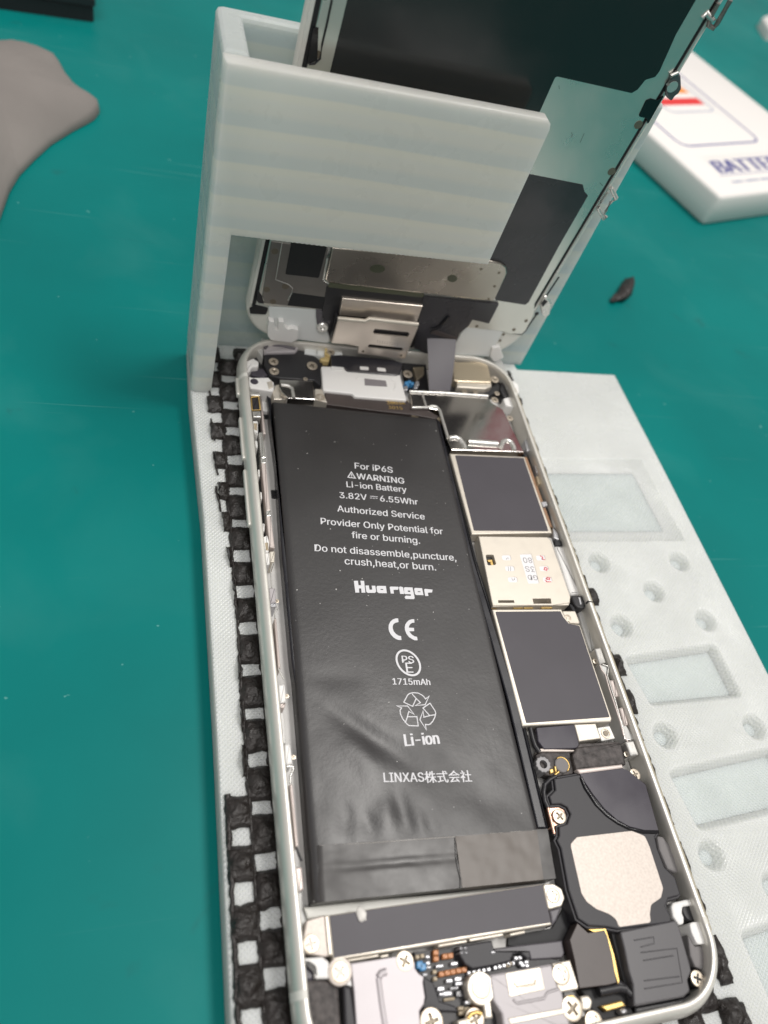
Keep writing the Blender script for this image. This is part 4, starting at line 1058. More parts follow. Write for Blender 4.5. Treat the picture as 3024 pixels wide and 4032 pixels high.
# dark gaps between the clips and the frame
LW([(520, 70), (575, 75), (600, 380), (640, 700), (690, 1300), (640, 1250), (600, 900), (560, 450)], 2.4, BLACK, name='rail_gap')
LW([(528, 118), (588, 112), (598, 212), (536, 212)], 4.3, FILM3, name='flex_socket')
rib('J', [(532, 120), (588, 114), (598, 212), (540, 214), (532, 120)], 4.5, .16, GOLD, None, 'socket_edge')
LW([(522, 75), (596, 78), (598, 106), (526, 104)], 4.8, STEEL_M, name='rail_block'); LW([(540, 218), (600, 216), (606, 262), (548, 262)], 4.6, STEEL_M, name='rail_block')
LW([(598, 108), (608, 108), (640, 380), (620, 385)], 4.4, ROSE, name='volume_bracket')
LW([(608, 150), (655, 150), (660, 222), (616, 216)], 2.4, WHITEP, name='rail_block'); LW([(614, 228), (668, 232), (672, 272), (620, 272)], 1.3, BLACKM, name='floor_gap')
LW([(676, 788), (722, 790), (726, 852), (682, 848)], 1.25, BLACKM, name='floor_gap')
# ---- top end
pr('black_bracket', 'A', [(700, 1122), (760, 1115), (960, 1108), (985, 1088), (1080, 1110), (1185, 1195), (1175, 1395), (1115, 1345), (830, 1325), (745, 1300), (705, 1210)], 3.7, BLACK, 1.2, .3, r=.4)
for p, rd in (((785, 1178), 1.15), ((790, 1257), 1.15), ((1100, 1212), 1.3), ((1080, 1090), .95), ((1045, 1322), .55)): screw('A', p, 4.4, rd)
hook('A', [(560, 1185), (615, 1160), (662, 1188), (660, 1228), (610, 1232), (585, 1272), (552, 1275)], 4.6)
pr('frame_hook', 'A', [(600, 1095), (650, 1100), (695, 1165), (700, 1060), (720, 1000), (690, 995), (640, 1050)], 4.2, ALU_IN, 1, .3)
blk = pr('alignment_bracket', 'A', [(580, 1290), (600, 1320), (740, 1318), (785, 1360), (785, 1420), (770, 1432), (590, 1405), (580, 1370)], 4.3, WHITEP, 1.0, .25, r=.4)
mb = MB(); c = q('A', [(625, 1352)], 4.34)[0]; mb.lathe(c[0], c[1], [(.85, 4.2), (.85, 4.33), (.01, 4.33)]); build('bracket_hole', mb, FLEXD, blk)
pr('ground_tab', 'A', [(728, 1355), (768, 1345), (782, 1395), (745, 1412)], 4.45, NICKEL, 4, .1, parent=blk)
pr('dark_pocket', 'A', [(575, 1245), (700, 1245), (740, 1300), (700, 1318), (600, 1300)], 3.2, FLEXD, 1.0, .3, r=.3)
pr('dark_pocket', 'A', [(560, 1150), (590, 1095), (640, 1100), (690, 1170), (700, 1240), (665, 1250), (665, 1190), (615, 1160)], 2.2, BLACKM, 1.0, .3)
lens = pr('front_housing', 'A', [(700, 1075), (735, 1040), (980, 1050), (985, 1085), (960, 1110), (735, 1115), (705, 1120)], 4.4, GREYC, 1.2, .3, r=.5)
rib('A', [(710, 1085), (740, 1050), (850, 1060), (960, 1085)], 4.5, .35, FLEXR, lens, 'housing_ridge')
bp = pr('battery_plate', 'A', [(832, 1335), (1102, 1348), (1122, 1500), (945, 1490), (900, 1490), (850, 1440), (830, 1400)], 4.5, STEEL, 1.5, .15, r=.3)
rib('A', [(845, 1380), (900, 1385), (935, 1410), (948, 1490)], 4.5, .38, STEEL_M, bp)
pr('screw_plate', 'A', [(1120, 1412), (1178, 1415), (1222, 1525), (1122, 1500)], 4.4, NICKEL, 1.5, .15)
pr('screw_plate', 'A', [(800, 1380), (850, 1370), (850, 1450), (945, 1490), (870, 1500), (785, 1500), (775, 1440)], 3.6, NICKEL, 1.2, .2)
screw('A', (882, 1447), 4.75, 1.05); screw('A', (1166, 1472), 4.75, 1.15)
pr('copper_lead', 'A', [(1160, 1160), (1200, 1150), (1205, 1070), (1240, 1065), (1245, 1160), (1235, 1190), (1170, 1180)], 4.4, YELLOW, 3, .2, r=.3)
wz = 4.6
wc = pr('white_cover', 'T', [(215, 1130), (515, 1145), (540, 1195), (1195, 1255), (1235, 1195), (1335, 1582), (655, 1530), (615, 1490), (240, 1452)], wz, WHITEP, 1.5, .3, r=.45)
pr('cover_window', 'T', [(778, 1294), (1058, 1322), (1078, 1402), (785, 1384)], wz + .05, mat('window_grey', (.22, .205, .215), .4), wz - .1, .02, parent=wc)
rib('T', [(665, 1300), (700, 1272), (1130, 1310), (1180, 1350), (1180, 1420), (1150, 1450)], wz, .14, WHITEP, wc, 'moulded_line')
slotb = pr('black_bracket', 'T', [(340, 985), (470, 980), (1150, 1040), (1290, 1090), (1245, 1245), (1190, 1255), (560, 1205), (500, 1150), (345, 1135)], 4.8, FILM3, 2, .3, r=.5)
for pts in ([(720, 1135), (835, 1145), (835, 1185), (725, 1180)], [(945, 1150), (1050, 1162), (1065, 1205), (950, 1195)], [(345, 1135), (510, 1150), (512, 1182), (350, 1172)]):
    pr('bracket_slot', 'T', pts, 4.86, WHITEP, 4.5, .02, r=.25, parent=slotb)
bf = prp('battery_flex', mixq(3.9, ('T', [(255, 1455), (615, 1490), (655, 1530), (1330, 1580), (1420, 1659)]), ('C', [(45, 215), (180, 240), (265, 290), (240, 310), (60, 275)]), ('A', [(1659, 1595), (1220, 1540)])), 3.9, FLEXB, 1.5, .1)
mb = MB()
for s, a, c in (('38034', (258, 1538), (408, 1542)), ('3015', (272, 1575), (385, 1582))):
    P = q('B', [a, c], 3.95); lettering(mb, s, P[0], P[1], cz(3.95), .015, .95)
build('printed_text', mb, GOLD, bf, smooth=0, normals=False)
prp('gold_edge', mixq(3.6, ('C', [(10, 150), (40, 215), (60, 262), (265, 290), (285, 320), (45, 282), (5, 200)])), 3.6, CAP_T, 1.5, .1)
camm = pr('camera_module', 'B', [(780, 1170), (830, 1190), (1055, 1185), (1080, 1215), (1112, 1342), (1108, 1362), (832, 1352), (800, 1340)], 5.0, BRONZE, 1.5, .3, r=.3)
pr('camera_bezel', 'B', [(828, 1350), (1112, 1362), (1112, 1392), (1060, 1412), (828, 1398)], 4.6, NICKEL, 1.5, .3, parent=camm)
prp('camera_well', mixq(3.0, ('B', [(770, 1400), (830, 1370), (1100, 1400), (1150, 1300), (1090, 1200), (1160, 1210), (1230, 1330), (1200, 1420), (1090, 1470), (780, 1440)])), 3.0, BLACKM, 1.0, .2)
for p in ((895, 1428), (985, 1432)): screw('B', p, 3.8, .6)
for p, rd in (((430, 1280), 1.25), ((1142, 1325), 1.15), ((1160, 1440), .7)): screw('B', p, 4.6, rd)
for p in ((415, 1360), (440, 1352), (465, 1365), (428, 1378)): comp(p[0], p[1], 26, 22, 3.6, CAP_B, 'B')
for p in ((495, 1390), (505, 1365), (412, 1405)): comp(p[0], p[1], 28, 34, 4.0, CAP_G, 'B')
prp('dark_well', mixq(2.4, ('B', [(385, 1190), (570, 1160), (600, 1420), (780, 1440), (440, 1415), (400, 1300)])), 2.4, BLACKM, 1.0, .1)
pr('ground_tab', 'B', [(470, 1235), (560, 1230), (560, 1290), (500, 1345)], 3.4, BRONZE, 1.5, .2)
ring = pr('screw_ring', 'B', [(1205, 1490), (1260, 1475), (1330, 1500), (1362, 1545), (1300, 1565), (1225, 1545)], 3.9, WHITEP, 1.2, .3, r=.6)
mb = MB(); c = q('B', [(1305, 1508)], 3.95)[0]; mb.lathe(c[0], c[1], [(1.0, 3.0), (1.0, 3.95), (.01, 3.95)]); build('ring_hole', mb, BLACKM, ring)
hook('B', [(1230, 1365), (1280, 1340), (1330, 1370), (1340, 1440), (1290, 1470), (1265, 1430), (1240, 1400)], 4.3)
hook('B', [(1040, 1150), (1110, 1130), (1200, 1185), (1250, 1290), (1200, 1310), (1160, 1230), (1090, 1190)], 3.4, ALU_IN, 'inner_ledge')
pr('rubber_plug', 'B', [(1195, 1335), (1250, 1320), (1290, 1345), (1240, 1365), (1240, 1410), (1290, 1470), (1210, 1480), (1180, 1420)], 3.6, BLACK, 1.2, .3)
pr('rubber_plug', 'B', [(1330, 1470), (1362, 1490), (1370, 1530), (1335, 1520)], 4.4, BLACK, 1.2, .3)
pr('rail_block', 'T', [(0, 830), (150, 850), (160, 985), (0, 960)], 4.2, PALE, 2, .3)
pr('rail_block', 'T', [(160, 870), (480, 900), (500, 985), (330, 1010), (160, 985)], 4.0, PALE, 2, .3)
mb = MB(); mb.tube([Vector((*p, 4.7)) for p in q('T', [(330, 1010), (270, 980), (280, 900), (330, 885), (400, 895)], 4.7)], .3, 8); build('copper_lead', mb, YELLOW, phone, smooth=70)
screw('T', (345, 930), 4.9, 1.0)

# white lump of glue on the connector cover
mb = MB()
c = q('G', [(508, 552)], 4.4)[0]
bmesh.ops.create_icosphere(mb.bm, subdivisions=3, radius=1)
for v in mb.bm.verts:
    n = noise.noise(v.co * 1.7); v.co = Vector((c[0] + v.co.x * (.75 + .25 * n) + .25 * max(0, v.co.y) * -1, c[1] + v.co.y * (.95 + .3 * n), 4.36 + max(-.02, v.co.z) * .6))
tag(build('glue_crumb', mb, mat('glue_white', (.72, .70, .66), .5), smooth=80), 'tiny white glue crumb stuck on the long dark connector cover', 'glue crumb')

# ------------------------------------------------------------------ the raised display
disp = empty('display_assembly', DO, 'detached phone display standing upright in the white slot, showing its metal back', 'phone display')
mb = MB(TD); p = [(x, y + 69.15) for x, y in rrect(33.5, 69.15, 9.6)]
l0 = mb.loop(ccw(inset(ccw(p), .5)), -2.2); l1 = mb.loop(ccw(p), -1.8); l2 = mb.loop(ccw(p), -.5); l3 = mb.loop(inset(ccw(p), .35), -.15); l4 = mb.loop(inset(ccw(p), .9), -.1)
for a, c in ((l0, l1), (l1, l2), (l2, l3), (l3, l4)): mb.bridge(a, c)
mb.f(l0); mb.f(l4)
glass = build('front_bezel', mb, WHITEB, disp, smooth=50)
def dp(name, P, w1, m, w0=-.1, b=.1, r=0, parent=None, holes=()):
    mb = MB(TD); mb.prism(P, w0, w1, b, r, holes); return build(name, mb, m, parent or disp)
def dmix(w, *items):
    r = []
    for t, pts in items: r += qd(t, pts, w)
    return r
# steel back plate: follows the panel edges, straight sides in display coordinates
bl = dmix(.5, ('A', [(690, 700), (700, 735), (890, 745), (1165, 768)]), ('B', [(500, 860), (850, 905), (1210, 945), (1240, 962), (1360, 966), (1390, 935), (1460, 800)]))
right_edge = qd('P', [(560, 1300), (720, 1000), (985, 560), (1330, 0)], .5)
xr = sum(v[0] for v in right_edge) / 4
left_edge = qd('A', [(755, 215), (675, 640)], .5) + qd('X', [(290, 345), (345, 30)], .5)
xl = sum(v[0] for v in left_edge) / 4
bp_pts = bl + [(xr, bl[-1][1] + 3), (xr, 130), (xl, 130), (xl, bl[0][1])]
plate = dp('back_plate', bp_pts, .5, LCDPLATE, b=.15)
# black slit along both long edges
dp('edge_gap', [(xr, 13), (xr + .75, 13), (xr + .75, 131), (xr, 131)], .12, BLACKM, -.2, 0)
dp('edge_gap', [(xl - .8, 9), (xl, 9), (xl, 131), (xl - .8, 131)], .12, BLACKM, -.2, 0)
dp('edge_rail', [(xr + .75, 13), (xr + 1.15, 13), (xr + 1.15, 131), (xr + .75, 131)], .35, STEEL_M, -.2, .1)
dp('edge_rail', [(xl - 1.5, 9.5), (xl - .8, 9.5), (xl - .8, 131), (xl - 1.5, 131)], .3, WHITEB, -.2, .1)
# upper black film, lower charcoal film
uf = dmix(.58, ('X', [(415, 388)]), ('P', [(200, 722), (305, 487), (790, 595), (828, 572), (878, 510), (940, 492), (968, 455)]))
lx = [qd('X', [(505, 0)], .58)[0][0], uf[0][0]]; rx = qd('P', [(1200, 0)], .58)[0][0]
up = [(lx[1], uf[0][1] - 8)] + [(uf[1][0], uf[1][1] - 8 if False else uf[1][1])] + uf[2:] + [(rx, uf[-1][1] + 6), (rx, 128), (lx[1], 128)]
up[0] = (lx[1], uf[0][1] - 3)
dp('black_film', up, .58, FILM2, .4, .05, r=.5)
lf = dmix(.58, ('P', [(80, 1100), (478, 1178), (490, 1225), (512, 1248)]), ('B', [(1660, 250), (1415, 705), (1385, 728), (1145, 690), (1050, 500), (1050, 300)]))
dp('charcoal_film', lf, .58, FILM3, .4, .05, r=.4)
# left side fittings seen above the panel
spr = qd('X', [(325, 150), (352, 150), (345, 330), (295, 350), (290, 340)], .62)
dp('spring_slot', spr, .62, GLOSS, .3, .03, parent=plate)
mb = MB(TD)
def dtube(mb_, tagk, pts, w, r):
    P = [TD(x, y, w) for x, y in qd(tagk, pts, w)]; mb_.tube(P, r, 8)
dtube(mb, 'X', [(425, 0), (400, 120), (372, 240), (360, 320), (330, 348), (300, 350)], .62, .16); build('edge_seam', mb, BLACKM, plate, smooth=70)
def dot(tagk, p, w, rr, m=SCREW_D, name='rivet_hole', parent=None):
    c = qd(tagk, [p], w)[0]; mb = MB(TD); mb.lathe(c[0], c[1], [(rr, w - .1), (rr, w), (rr * .3, w - .03)], 18); build(name, mb, m, parent or plate)
for t, p, rr in (('X', (347, 297), .62), ('P', (833, 797), .8), ('P', (662, 1095), .8), ('A', (793, 291), .7), ('A', (726, 602), .7), ('A', (778, 702), .65), ('A', (880, 576), .7), ('B', (1393, 858), .45), ('B', (1293, 930), .45), ('B', (990, 902), .4)):
    dot(t, p, .56, rr)
# dark square window in the plate beside the edge
dp('sensor_window', qd('P', [(835, 735), (880, 640), (910, 628), (955, 640), (1000, 605), (890, 800), (885, 755), (840, 745)], .6), .6, GLOSS, .3, .03, r=.4, parent=plate)
# small scratches
mb = MB(TD)
for t, pts in (('P', [(405, 845), (412, 862), (402, 878)]), ('P', [(487, 850), (460, 910)]), ('P', [(325, 545), (328, 568)]), ('P', [(585, 1165), (605, 1185)])):
    mb.stroke(qd(t, pts, .52), .1, lambda x, y: .52)
build('scratch', mb, LCDDARK, plate, smooth=0)
# darker lower left of the plate, step line, black window
dp('lower_plate', dmix(.62, ('A', [(762, 212), (1225, 265), (1190, 535), (1230, 548), (1200, 665), (935, 630), (905, 735), (695, 712), (705, 690), (688, 655)])), .62, LCDDARK, .3, .1, r=.2, parent=plate)
dp('black_window', qd('A', [(930, 200), (1222, 240), (1152, 508), (878, 478)], .66), .66, BLACKM, .4, .02, r=.4, parent=plate)
dp('black_recess', qd('A', [(935, 628), (1205, 665), (1195, 765), (895, 732)], .66), .66, BLACKM, .4, .02, parent=plate)
mb = MB(TD); dtube(mb, 'A', [(852, 215), (798, 520), (905, 560), (938, 590), (930, 630), (900, 690)], .64, .1); dtube(mb, 'A', [(1260, 270), (1225, 340), (1188, 520), (1228, 548)], .66, .3)
build('pressed_ridge', mb, STEEL_M, plate, smooth=70)
for t, p, rr in (('A', (793, 291), .7), ('A', (726, 602), .7), ('A', (778, 702), .65), ('A', (880, 576), .75)): dot(t, p, .68, rr)
# lower shield plate with two olive holes
OLIVE = mat('olive_window', (.085, .090, .055), .4)
sh = dp('flex_shield', dmix(1.2, ('A', [(1262, 262)]), ('B', [(1105, 372), (1185, 388), (1232, 420), (1238, 470), (1130, 698), (0, 572)]), ('A', [(1230, 545), (1205, 520)])), 1.2, mat('shield_steel', (.42, .39, .345), .28, .95, rvar=(110, .2, .36)), .3, .25)
for p, w_, h_ in (((178, 432), 62, 34), ((790, 512), 40, 30)):
    dp('olive_window', qd('B', [(p[0] + w_ * math.cos(a), p[1] + h_ * math.sin(a)) for a in [2 * math.pi * k / 20 for k in range(20)]], 1.24), 1.24, OLIVE, 1.0, .02, parent=sh)
for p in ((1025, 437), (1172, 467), (1135, 577), (1085, 680)): dot('B', p, 1.26, .3, SCREW_D, 'rivet_hole', sh)
dp('olive_strip', dmix(.9, ('A', [(1230, 545), (1659, 590)]), ('B', [(560, 640), (560, 668), (0, 610)]), ('A', [(1230, 585)])), .9, OLIVE, .3, .1)
# black tape and flex round the ear speaker
dp('black_tape', dmix(.8, ('A', [(1215, 580)]), ('B', [(0, 600), (560, 665), (540, 760), (500, 880), (470, 1080)]), ('A', [(1250, 1000), (1170, 800), (1195, 700)])), .8, BLACK, .2, .1)
fx = dp('black_flex', qd('B', [(552, 662), (1172, 722), (1090, 882), (955, 850), (925, 900), (850, 960), (830, 1010), (780, 1140), (580, 1130), (475, 1080), (510, 900)], 1.1), 1.1, FILM3, .3, .1, r=.2)
# ribbon that dives from the display into the phone
top_l = [TD(x, y, 1.25) for x, y in qd('B', [(585, 1000), (822, 1010)], 1.25)]
low = q('B', [(600, 1425), (772, 1432)], 4.75); mid = q('B', [(565, 1300), (770, 1320)], 5.4)
mb = MB(); rows = []
A0, B0 = top_l; A2, B2 = Vector((*low[0], 4.75)), Vector((*low[1], 4.75)); A1, B1 = A2.lerp(A0, .55), B2.lerp(B0, .55)
A1.y -= 1.8; B1.y -= 1.8; A1.z -= .6; B1.z -= .6
for k in range(25):
    t = k / 24
    bz = lambda a, c, d: a * (1 - t) ** 2 + c * 2 * t * (1 - t) + d * t * t
    rows.append((bz(A0, A1, A2), bz(B0, B1, B2)))
va = [[mb.bm.verts.new(a.lerp(c, s / 6) + Vector((0, 0, .10 * math.sin(math.pi * s / 6)))) for s in range(7)] for a, c in rows]
for i in range(24):
    for j in range(6): mb.f([va[i][j], va[i + 1][j], va[i + 1][j + 1], va[i][j + 1]])
rb = build('ribbon_cable', mb, FLEXR, disp, smooth=70)
mb = MB(TD); dtube(mb, 'B', [(760, 820), (705, 880), (680, 910), (610, 930)], 1.3, .35); build('flex_fold', mb, GLOSS, fx, smooth=70)
dp('brown_patch', qd('B', [(610, 960), (640, 930), (830, 995), (820, 1020)], 1.25), 1.25, FLEXB, .9, .1, parent=fx)
# ear speaker / camera bracket
NB = mat('bracket_nickel', (.80, .72, .64), .34, .85, bump=(1500, .08, .05), rvar=(300, .28, .4))
br = dp('speaker_bracket', qd('T', [(492, 250), (1540, 350), (1468, 560), (450, 470)], 1.6), 1.6, NB, .3, .15)
w1 = 3.6
ft = qd('T', [(432, 540), (440, 515), (790, 555), (835, 530), (1470, 590), (1480, 640), (1310, 1045), (692, 975), (702, 882), (545, 855), (345, 838)], w1)
sl = [qd('T', fillet([(890, 690), (915, 645), (1350, 690), (1375, 715), (1340, 755), (905, 712)], 14), w1), qd('T', fillet([(820, 870), (850, 848), (1270, 895), (1290, 915), (1265, 938), (830, 890)], 10), w1)]
fb = dp('speaker_bracket', ft, w1, NB, w1 - .35, .2, r=.2, holes=sl)
dp('slot_back', qd('T', [(800, 640), (1400, 690), (1340, 960), (800, 890)], w1 - .7), w1 - .7, BLACK, w1 - .9, 0, parent=fb)
mb = MB(TD); P = [TD(x, y, w1 - .35) for x, y in qd('T', [(430, 510), (790, 545), (835, 515), (1478, 588)], w1 - .35)]; mb.tube(P, .5, 10); build('bracket_fold', mb, NICKEL, fb, smooth=70)
dp('bracket_side', dmix(2.4, ('T', [(405, 500), (440, 500), (345, 835), (340, 800)])), 2.4, BLACK, .3, .1, parent=br)
for p in ((762, 942), (1258, 995)): dot('T', p, w1 + .04, .32, SCREW_D, 'rivet_hole', fb)
mb = MB(TD)
for k in range(9):
    x0_ = 955 + k * 32; y0_ = 790 + k * 5.5
    mb.stroke(qd('T', [(x0_, y0_), (x0_ - 6, y0_ + 38)], w1 + .02), .1, lambda x, y: w1 + .02)
build('etched_mark', mb, mat('etch', (.42, .37, .32), .5, .5), fb, smooth=0)
# pale adhesive area, white comb, little parts
dp('pale_panel', dmix(.35, ('A', [(740, 740), (1170, 768), (1240, 1000), (1230, 1040), (985, 1010), (760, 960)])), .35, PALE, -.1, .1, r=.3)
dp('pale_panel', dmix(.35, ('B', [(905, 905), (1210, 942), (1120, 1090), (1090, 1150), (790, 1130), (800, 1080), (860, 960)])), .35, PALE, -.1, .1, r=.3)
dp('corner_pad', qd('A', [(585, 760), (640, 735), (740, 760), (720, 808), (590, 800)], .3), .3, BLACKM, -.1, .1, r=.4)
comb = dp('white_comb', qd('A', [(735, 905), (745, 860), (785, 870), (792, 930), (820, 945), (825, 865), (865, 868), (870, 905), (900, 930), (935, 920), (985, 935), (980, 1010), (930, 1035), (760, 1015), (735, 980)], 1.6), 1.6, WHITEP, -.1, .06)
c = qd('A', [(1182, 912)], 1.0)[0]
mb = MB(TD); mb.lathe(c[0], c[1], [(1.35, .2), (1.35, 1.0), (1.15, 1.25), (.5, 1.25), (.3, .95), (.01, .95)]); scd = build('display_screw', mb, STEEL_M, disp)
dp('flex_tab', qd('A', [(1130, 770), (1190, 780), (1180, 860), (1260, 850), (1240, 890), (1140, 900), (1130, 830)], .8), .8, FLEXR, .1, .15)
dp('black_tape', qd('A', [(1180, 770), (1260, 780), (1300, 900), (1245, 1010), (1215, 900), (1265, 840), (1200, 830)], .6), .6, BLACK, .1, .1)
dp('corner_block', qd('A', [(650, 600), (690, 660), (705, 720), (660, 715), (640, 690)], .7), .7, BLACK, -.1, .2)
dp('corner_tab', dmix(1.0, ('B', [(1115, 1080), (1180, 1070), (1210, 1160), (1130, 1200), (1100, 1150)])), 1.0, WHITEP, -.1, .2, r=.3)
for p in ((1208, 970), (1180, 1020)): dot('B', p, .3, .35, SCREW_D, 'rivet_hole', disp)
screwd = None
# clips standing proud of the right edge
def clip_loop(tagk, pts, w, r, m=STEEL_M):
    mb = MB(TD); dtube(mb, tagk, pts, w, r); return build('edge_clip', mb, m, disp, smooth=70)
clip_loop('P', [(655, 1195), (680, 1230), (690, 1270), (655, 1290), (625, 1345), (605, 1390), (575, 1320), (600, 1280), (640, 1230)], .4, .32)
clip_loop('P', [(660, 1200), (690, 1265)], .4, .45); clip_loop('P', [(575, 1325), (612, 1395), (628, 1378)], .4, .42)
clip_loop('P', [(1420, 0), (1335, 150), (1310, 180), (1280, 160), (1290, 110), (1340, 20)], .4, .45, LCDDARK)
clip_loop('P', [(1240, 110), (1265, 80), (1300, 130), (1320, 110)], .4, .5)
cl = dp('edge_clip', qd('P', [(1015, 545), (1040, 480), (1085, 460), (1105, 490), (1108, 570), (1090, 600), (1068, 615), (1045, 650), (1015, 625), (1005, 590)], .9), .9, mat('dark_clip', (.13, .13, .135), .35, .6), -.2, .3, r=.5)
dot('P', (1050, 555), 1.1, 1.0, STEEL_M, 'clip_dimple', cl)
clip_loop('P', [(1020, 540), (1045, 480), (1085, 462)], .9, .35)
clc = dp('edge_clip', qd('B', [(1510, 720), (1540, 660), (1565, 660), (1605, 720), (1590, 800), (1550, 840), (1520, 800)], .8), .8, STEEL_M, -.2, .3, r=.4)
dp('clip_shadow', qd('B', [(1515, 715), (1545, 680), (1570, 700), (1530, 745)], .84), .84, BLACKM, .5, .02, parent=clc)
mb = MB(TD); dtube(mb, 'B', [(1660, 500), (1560, 650)], .3, .18); dtube(mb, 'B', [(1480, 800), (1385, 940), (1360, 966), (1235, 950)], .3, .18); build('edge_seam', mb, BLACKM, disp, smooth=70)
for p in ((1480, 800), (1378, 940)): dot('B', p, .4, .5, BLACKM, 'edge_notch', disp)

# ------------------------------------------------------------------ things lying on the table
zbt = 4.4
BA = Vector((149.6, 167.2)); du = Vector((.935, .355)).normalized(); dv = Vector((-.355, .935)).normalized()
def TB(x, y, z): p = BA + du * x + dv * y; return Vector((p.x, p.y, z))
bx = empty('battery_box', (BA.x + 40, BA.y + 40, ZM), 'white product box printed with blue BATTERY lettering and an orange red gauge', 'box')
mb = MB(TB); P = ccw(fillet([(0, 0), (95, 0), (95, 130), (0, 130)], 2.2, 6))
rs = [mb.loop(inset(P, .8), ZM), mb.loop(P, ZM + .8), mb.loop(inset(P, .1), zbt - 1.3), mb.loop(inset(P, .4), zbt - .45), mb.loop(inset(P, 1.1), zbt)]
for a, c in zip(rs, rs[1:]): mb.bridge(a, c)
mb.f(rs[0]); mb.f(rs[-1])
carton = build('carton', mb, mat('carton_white', (.80, .775, .745), .45, bump=(300, .05, .1)), bx, smooth=50)
def qb(tagk, pts):
    r = []
    for x, y in q(tagk, pts, zbt):
        d = Vector((x, y)) - BA; r.append((d.dot(du), d.dot(dv)))
    return r
NAVY = mat('navy_print', (.045, .05, .27), .5); PALEB = mat('blue_grey_print', (.36, .40, .52), .5)
flatz = lambda x, y: zbt + .06
g = qb('W', [(1400, 1310), (800, 1325), (690, 620)])
lx0 = min(g[1][0], g[2][0])
co = qb('W', [(760, 1322), (1405, 1312), (700, 630), (450, 1045)])
xA, xB, yA = qb('W', [(640, 1320)])[0][0], co[1][0], (co[1][1] + co[0][1]) / 2
mb = MB(TB); fr = fillet([(xA, yA), (xB, yA), (xB, yA + 95), (xA, yA + 95)], 6, 6)
mb.stroke(fr, .9, flatz, True); build('printed_border', mb, NAVY, bx, smooth=0)
mb = MB(TB); co2 = qb('W', [(600, 1030), (985, 1030)]); fr = fillet([(co2[0][0] - 3, co2[0][1]), (co2[1][0], co2[0][1]), (co2[1][0], co2[0][1] + 60), (co2[0][0] - 3, co2[0][1] + 60)], 4, 6)
mb.stroke(fr, .8, flatz, True); build('printed_border', mb, PALEB, bx, smooth=0)
ri = qb('W', [(560, 965), (880, 965), (880, 912)])
mb = MB(TB); mb.prism([(ri[0][0] - 6, ri[0][1]), (ri[1][0], ri[0][1]), (ri[1][0], ri[0][1] + 5.2), (ri[0][0] - 6, ri[0][1] + 5.2)], zbt - .1, zbt + .05, 0); build('red_bar', mb, mat('red_print', (.72, .03, .03), .45), bx)
oi = qb('W', [(640, 855), (765, 855), (765, 795)])
mb = MB(TB); mb.prism([(oi[0][0] - 8, oi[0][1]), (ri[1][0] - 1, oi[0][1]), (ri[1][0] - 2, oi[0][1] + 6), (oi[0][0] - 8, oi[0][1] + 6)], zbt - .1, zbt + .05, 0); build('orange_bar', mb, mat('orange_print', (.80, .28, .05), .45), bx)
tx = qb('W', [(1010, 1590), (1453, 1580), (880, 1430)])
mb = MB(TB)
hgt = tx[2][1] - tx[0][1]
vs_, fs_ = text_geo('BATTERY', 0)
tw = max(v[0] for v in vs_); th = .73
kk = hgt / th
for k_ in range(4):
    o_ = [mb.v(tx[0][0] + x_ * kk * 1.05 + y_ * kk * .12 + .45 * (k_ - 1.5), tx[0][1] + y_ * kk, zbt + .06 + .012 * k_) for x_, y_ in vs_]
    for f_ in fs_: mb.f([o_[i] for i in f_])
build('printed_text', mb, NAVY, bx, smooth=0, normals=False)
mb = MB(TB)
for k in range(7):
    y_ = tx[0][1] + hgt * (k + .5) / 7
    mb.stroke([(tx[0][0] - .5, y_), (tx[0][0] + 80, y_)], .16, lambda x, y: zbt + .13)
build('printed_stripe', mb, carton.data.materials[0], bx, smooth=0)
ln = qb('W', [(1010, 1612), (1453, 1605), (1110, 1660)])
mb = MB(TB); mb.stroke([(ln[0][0], ln[0][1]), (ln[0][0] + 62, ln[0][1])], .35, flatz); build('printed_line', mb, NAVY, bx, smooth=0)
mb = MB(TB)
for k in range(34):
    x_ = ln[2][0] + k * 1.45
    if k % 7 == 5: continue
    mb.stroke([(x_, ln[2][1] - .8), (x_ + .9 + .3 * (k % 3), ln[2][1] - .8)], 1.3, flatz)
build('fine_print', mb, PALEB, bx, smooth=0)
# grey limp cloth at the left
mb = MB(); zc = ZM + 2.4
CO = q('Z', [(-300, 300), (-60, 236), (0, 226), (75, 222), (150, 235), (222, 256), (275, 280), (318, 302), (350, 345), (388, 415), (440, 482), (500, 532), (548, 566), (585, 600), (590, 628), (560, 668), (520, 692), (430, 738), (300, 818), (200, 908), (110, 1000), (50, 1100), (0, 1240), (-60, 1400), (-400, 1300)], zc)
P = ccw(fillet(CO, 1.6, 3))
NR = 16; cen = Vector(q('Z', [(-50, 560)], zc)[0])
edge0 = mb.loop(P, ZM + .25); edge1 = mb.loop(P, ZM + 1.2); mb.bridge(edge0, edge1)
tip = Vector(q('Z', [(575, 615)], zc)[0])
prev = edge1
for k in range(1, NR):
    t = (k / NR) ** 1.6
    ring_ = []
    for (x_, y_) in P:
        pp = Vector((x_, y_)).lerp(cen, t * .97)
        zz = ZM + 1.5 + 7.5 * math.sin(min(1, t * 1.15) * math.pi / 2) ** .8 + 1.3 * noise.noise(Vector((pp.x * .03, pp.y * .03, .5))) * min(1, t * 6) + .25 * noise.noise(Vector((pp.x * .15, pp.y * .15, 3))) * min(1, t * 6)
        zz += 1.0 * math.exp(-((pp - tip).length / 9) ** 2)
        ring_.append(mb.v(pp.x, pp.y, zz))
    mb.bridge(prev, ring_); prev = ring_
mb.f(prev)
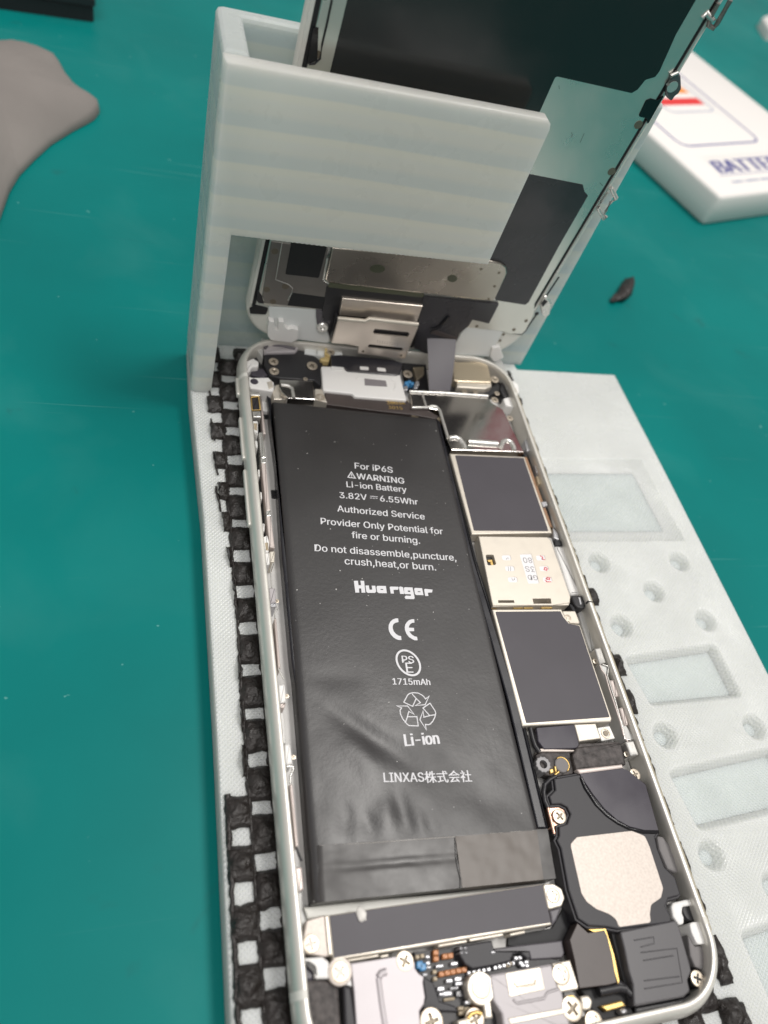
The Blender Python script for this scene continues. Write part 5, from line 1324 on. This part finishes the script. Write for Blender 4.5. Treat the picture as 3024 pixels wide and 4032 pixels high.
tag(build('grey_cloth', mb, mat('suede_grey', (.215, .197, .183), .75, bump=(900, .25, .15), var=(35, .88, 1.08), spec=.25), smooth=75), 'grey suede cloth with a rounded point lying on the teal mat', 'cloth')
# black bar at the top left
P = q('Z', [(0, 50), (560, 130)], ZM + .2); a, c = Vector(P[0]), Vector(P[1])
d = (c - a).normalized(); n = Vector((-d.y, d.x))
def TK(x, y, z): p = c + d * x + n * y; return Vector((p.x, p.y, z))
bar = empty('black_case', (c.x - 40, c.y + 20, ZM), 'black plastic case at the upper left with a rounded lip along its front', 'plastic case')
mb = MB(TK); mb.prism([(-120, 0), (0, 0), (0, 70), (-120, 70)], ZM, ZM + 5.2, .8, r=1.2); build('case_body', mb, BLACKM, bar)
mb = MB(TK); mb.prism([(-121, -.6), (.6, -.6), (.6, 70), (-121, 70)], ZM + 5.2, ZM + 8.8, 1.5, r=1.4); build('case_lid', mb, BLACK, bar)
# small white object at the right edge
P = q('P', [(1605, 140), (1665, 240), (1800, 60)], ZM + 3); mb = MB()
a, c2, e = [Vector(x_) for x_ in P]
far = e + (c2 - a)
mb.prism([tuple(a), tuple(c2), tuple(c2 + (e - a) * 1.6), tuple(a + (e - a) * 1.6)], ZM, ZM + 6, 1.2, r=4)
tag(build('white_case', mb, mat('case_white', (.70, .69, .66), .45), smooth=50), 'small white rounded case cut off by the right edge behind the box', 'case')
# black crumb on the mat
mb = MB()
xy = [(2408, 1182), (2425, 1176), (2445, 1168), (2462, 1150), (2472, 1128), (2480, 1108), (2486, 1098)]
pts = [at(a_, b_, ZM + 1.2) for a_, b_ in xy]
mb.tube(pts, [.6, .9, 1.5, 2.1, 2.0, 1.6, .9], 12)
for v in mb.bm.verts: v.co += Vector((noise.noise(v.co * .6), noise.noise(v.co * .6 + Vector((9, 0, 0))), 1.0 * noise.noise(v.co * 1.1))) * 1.5
for v in mb.bm.verts: v.co.z = max(v.co.z, ZM + .02)
tag(build('rubber_crumb', mb, RUBBER, smooth=80), 'small curled black rubber scrap on the teal mat right of the display', 'rubber scrap')
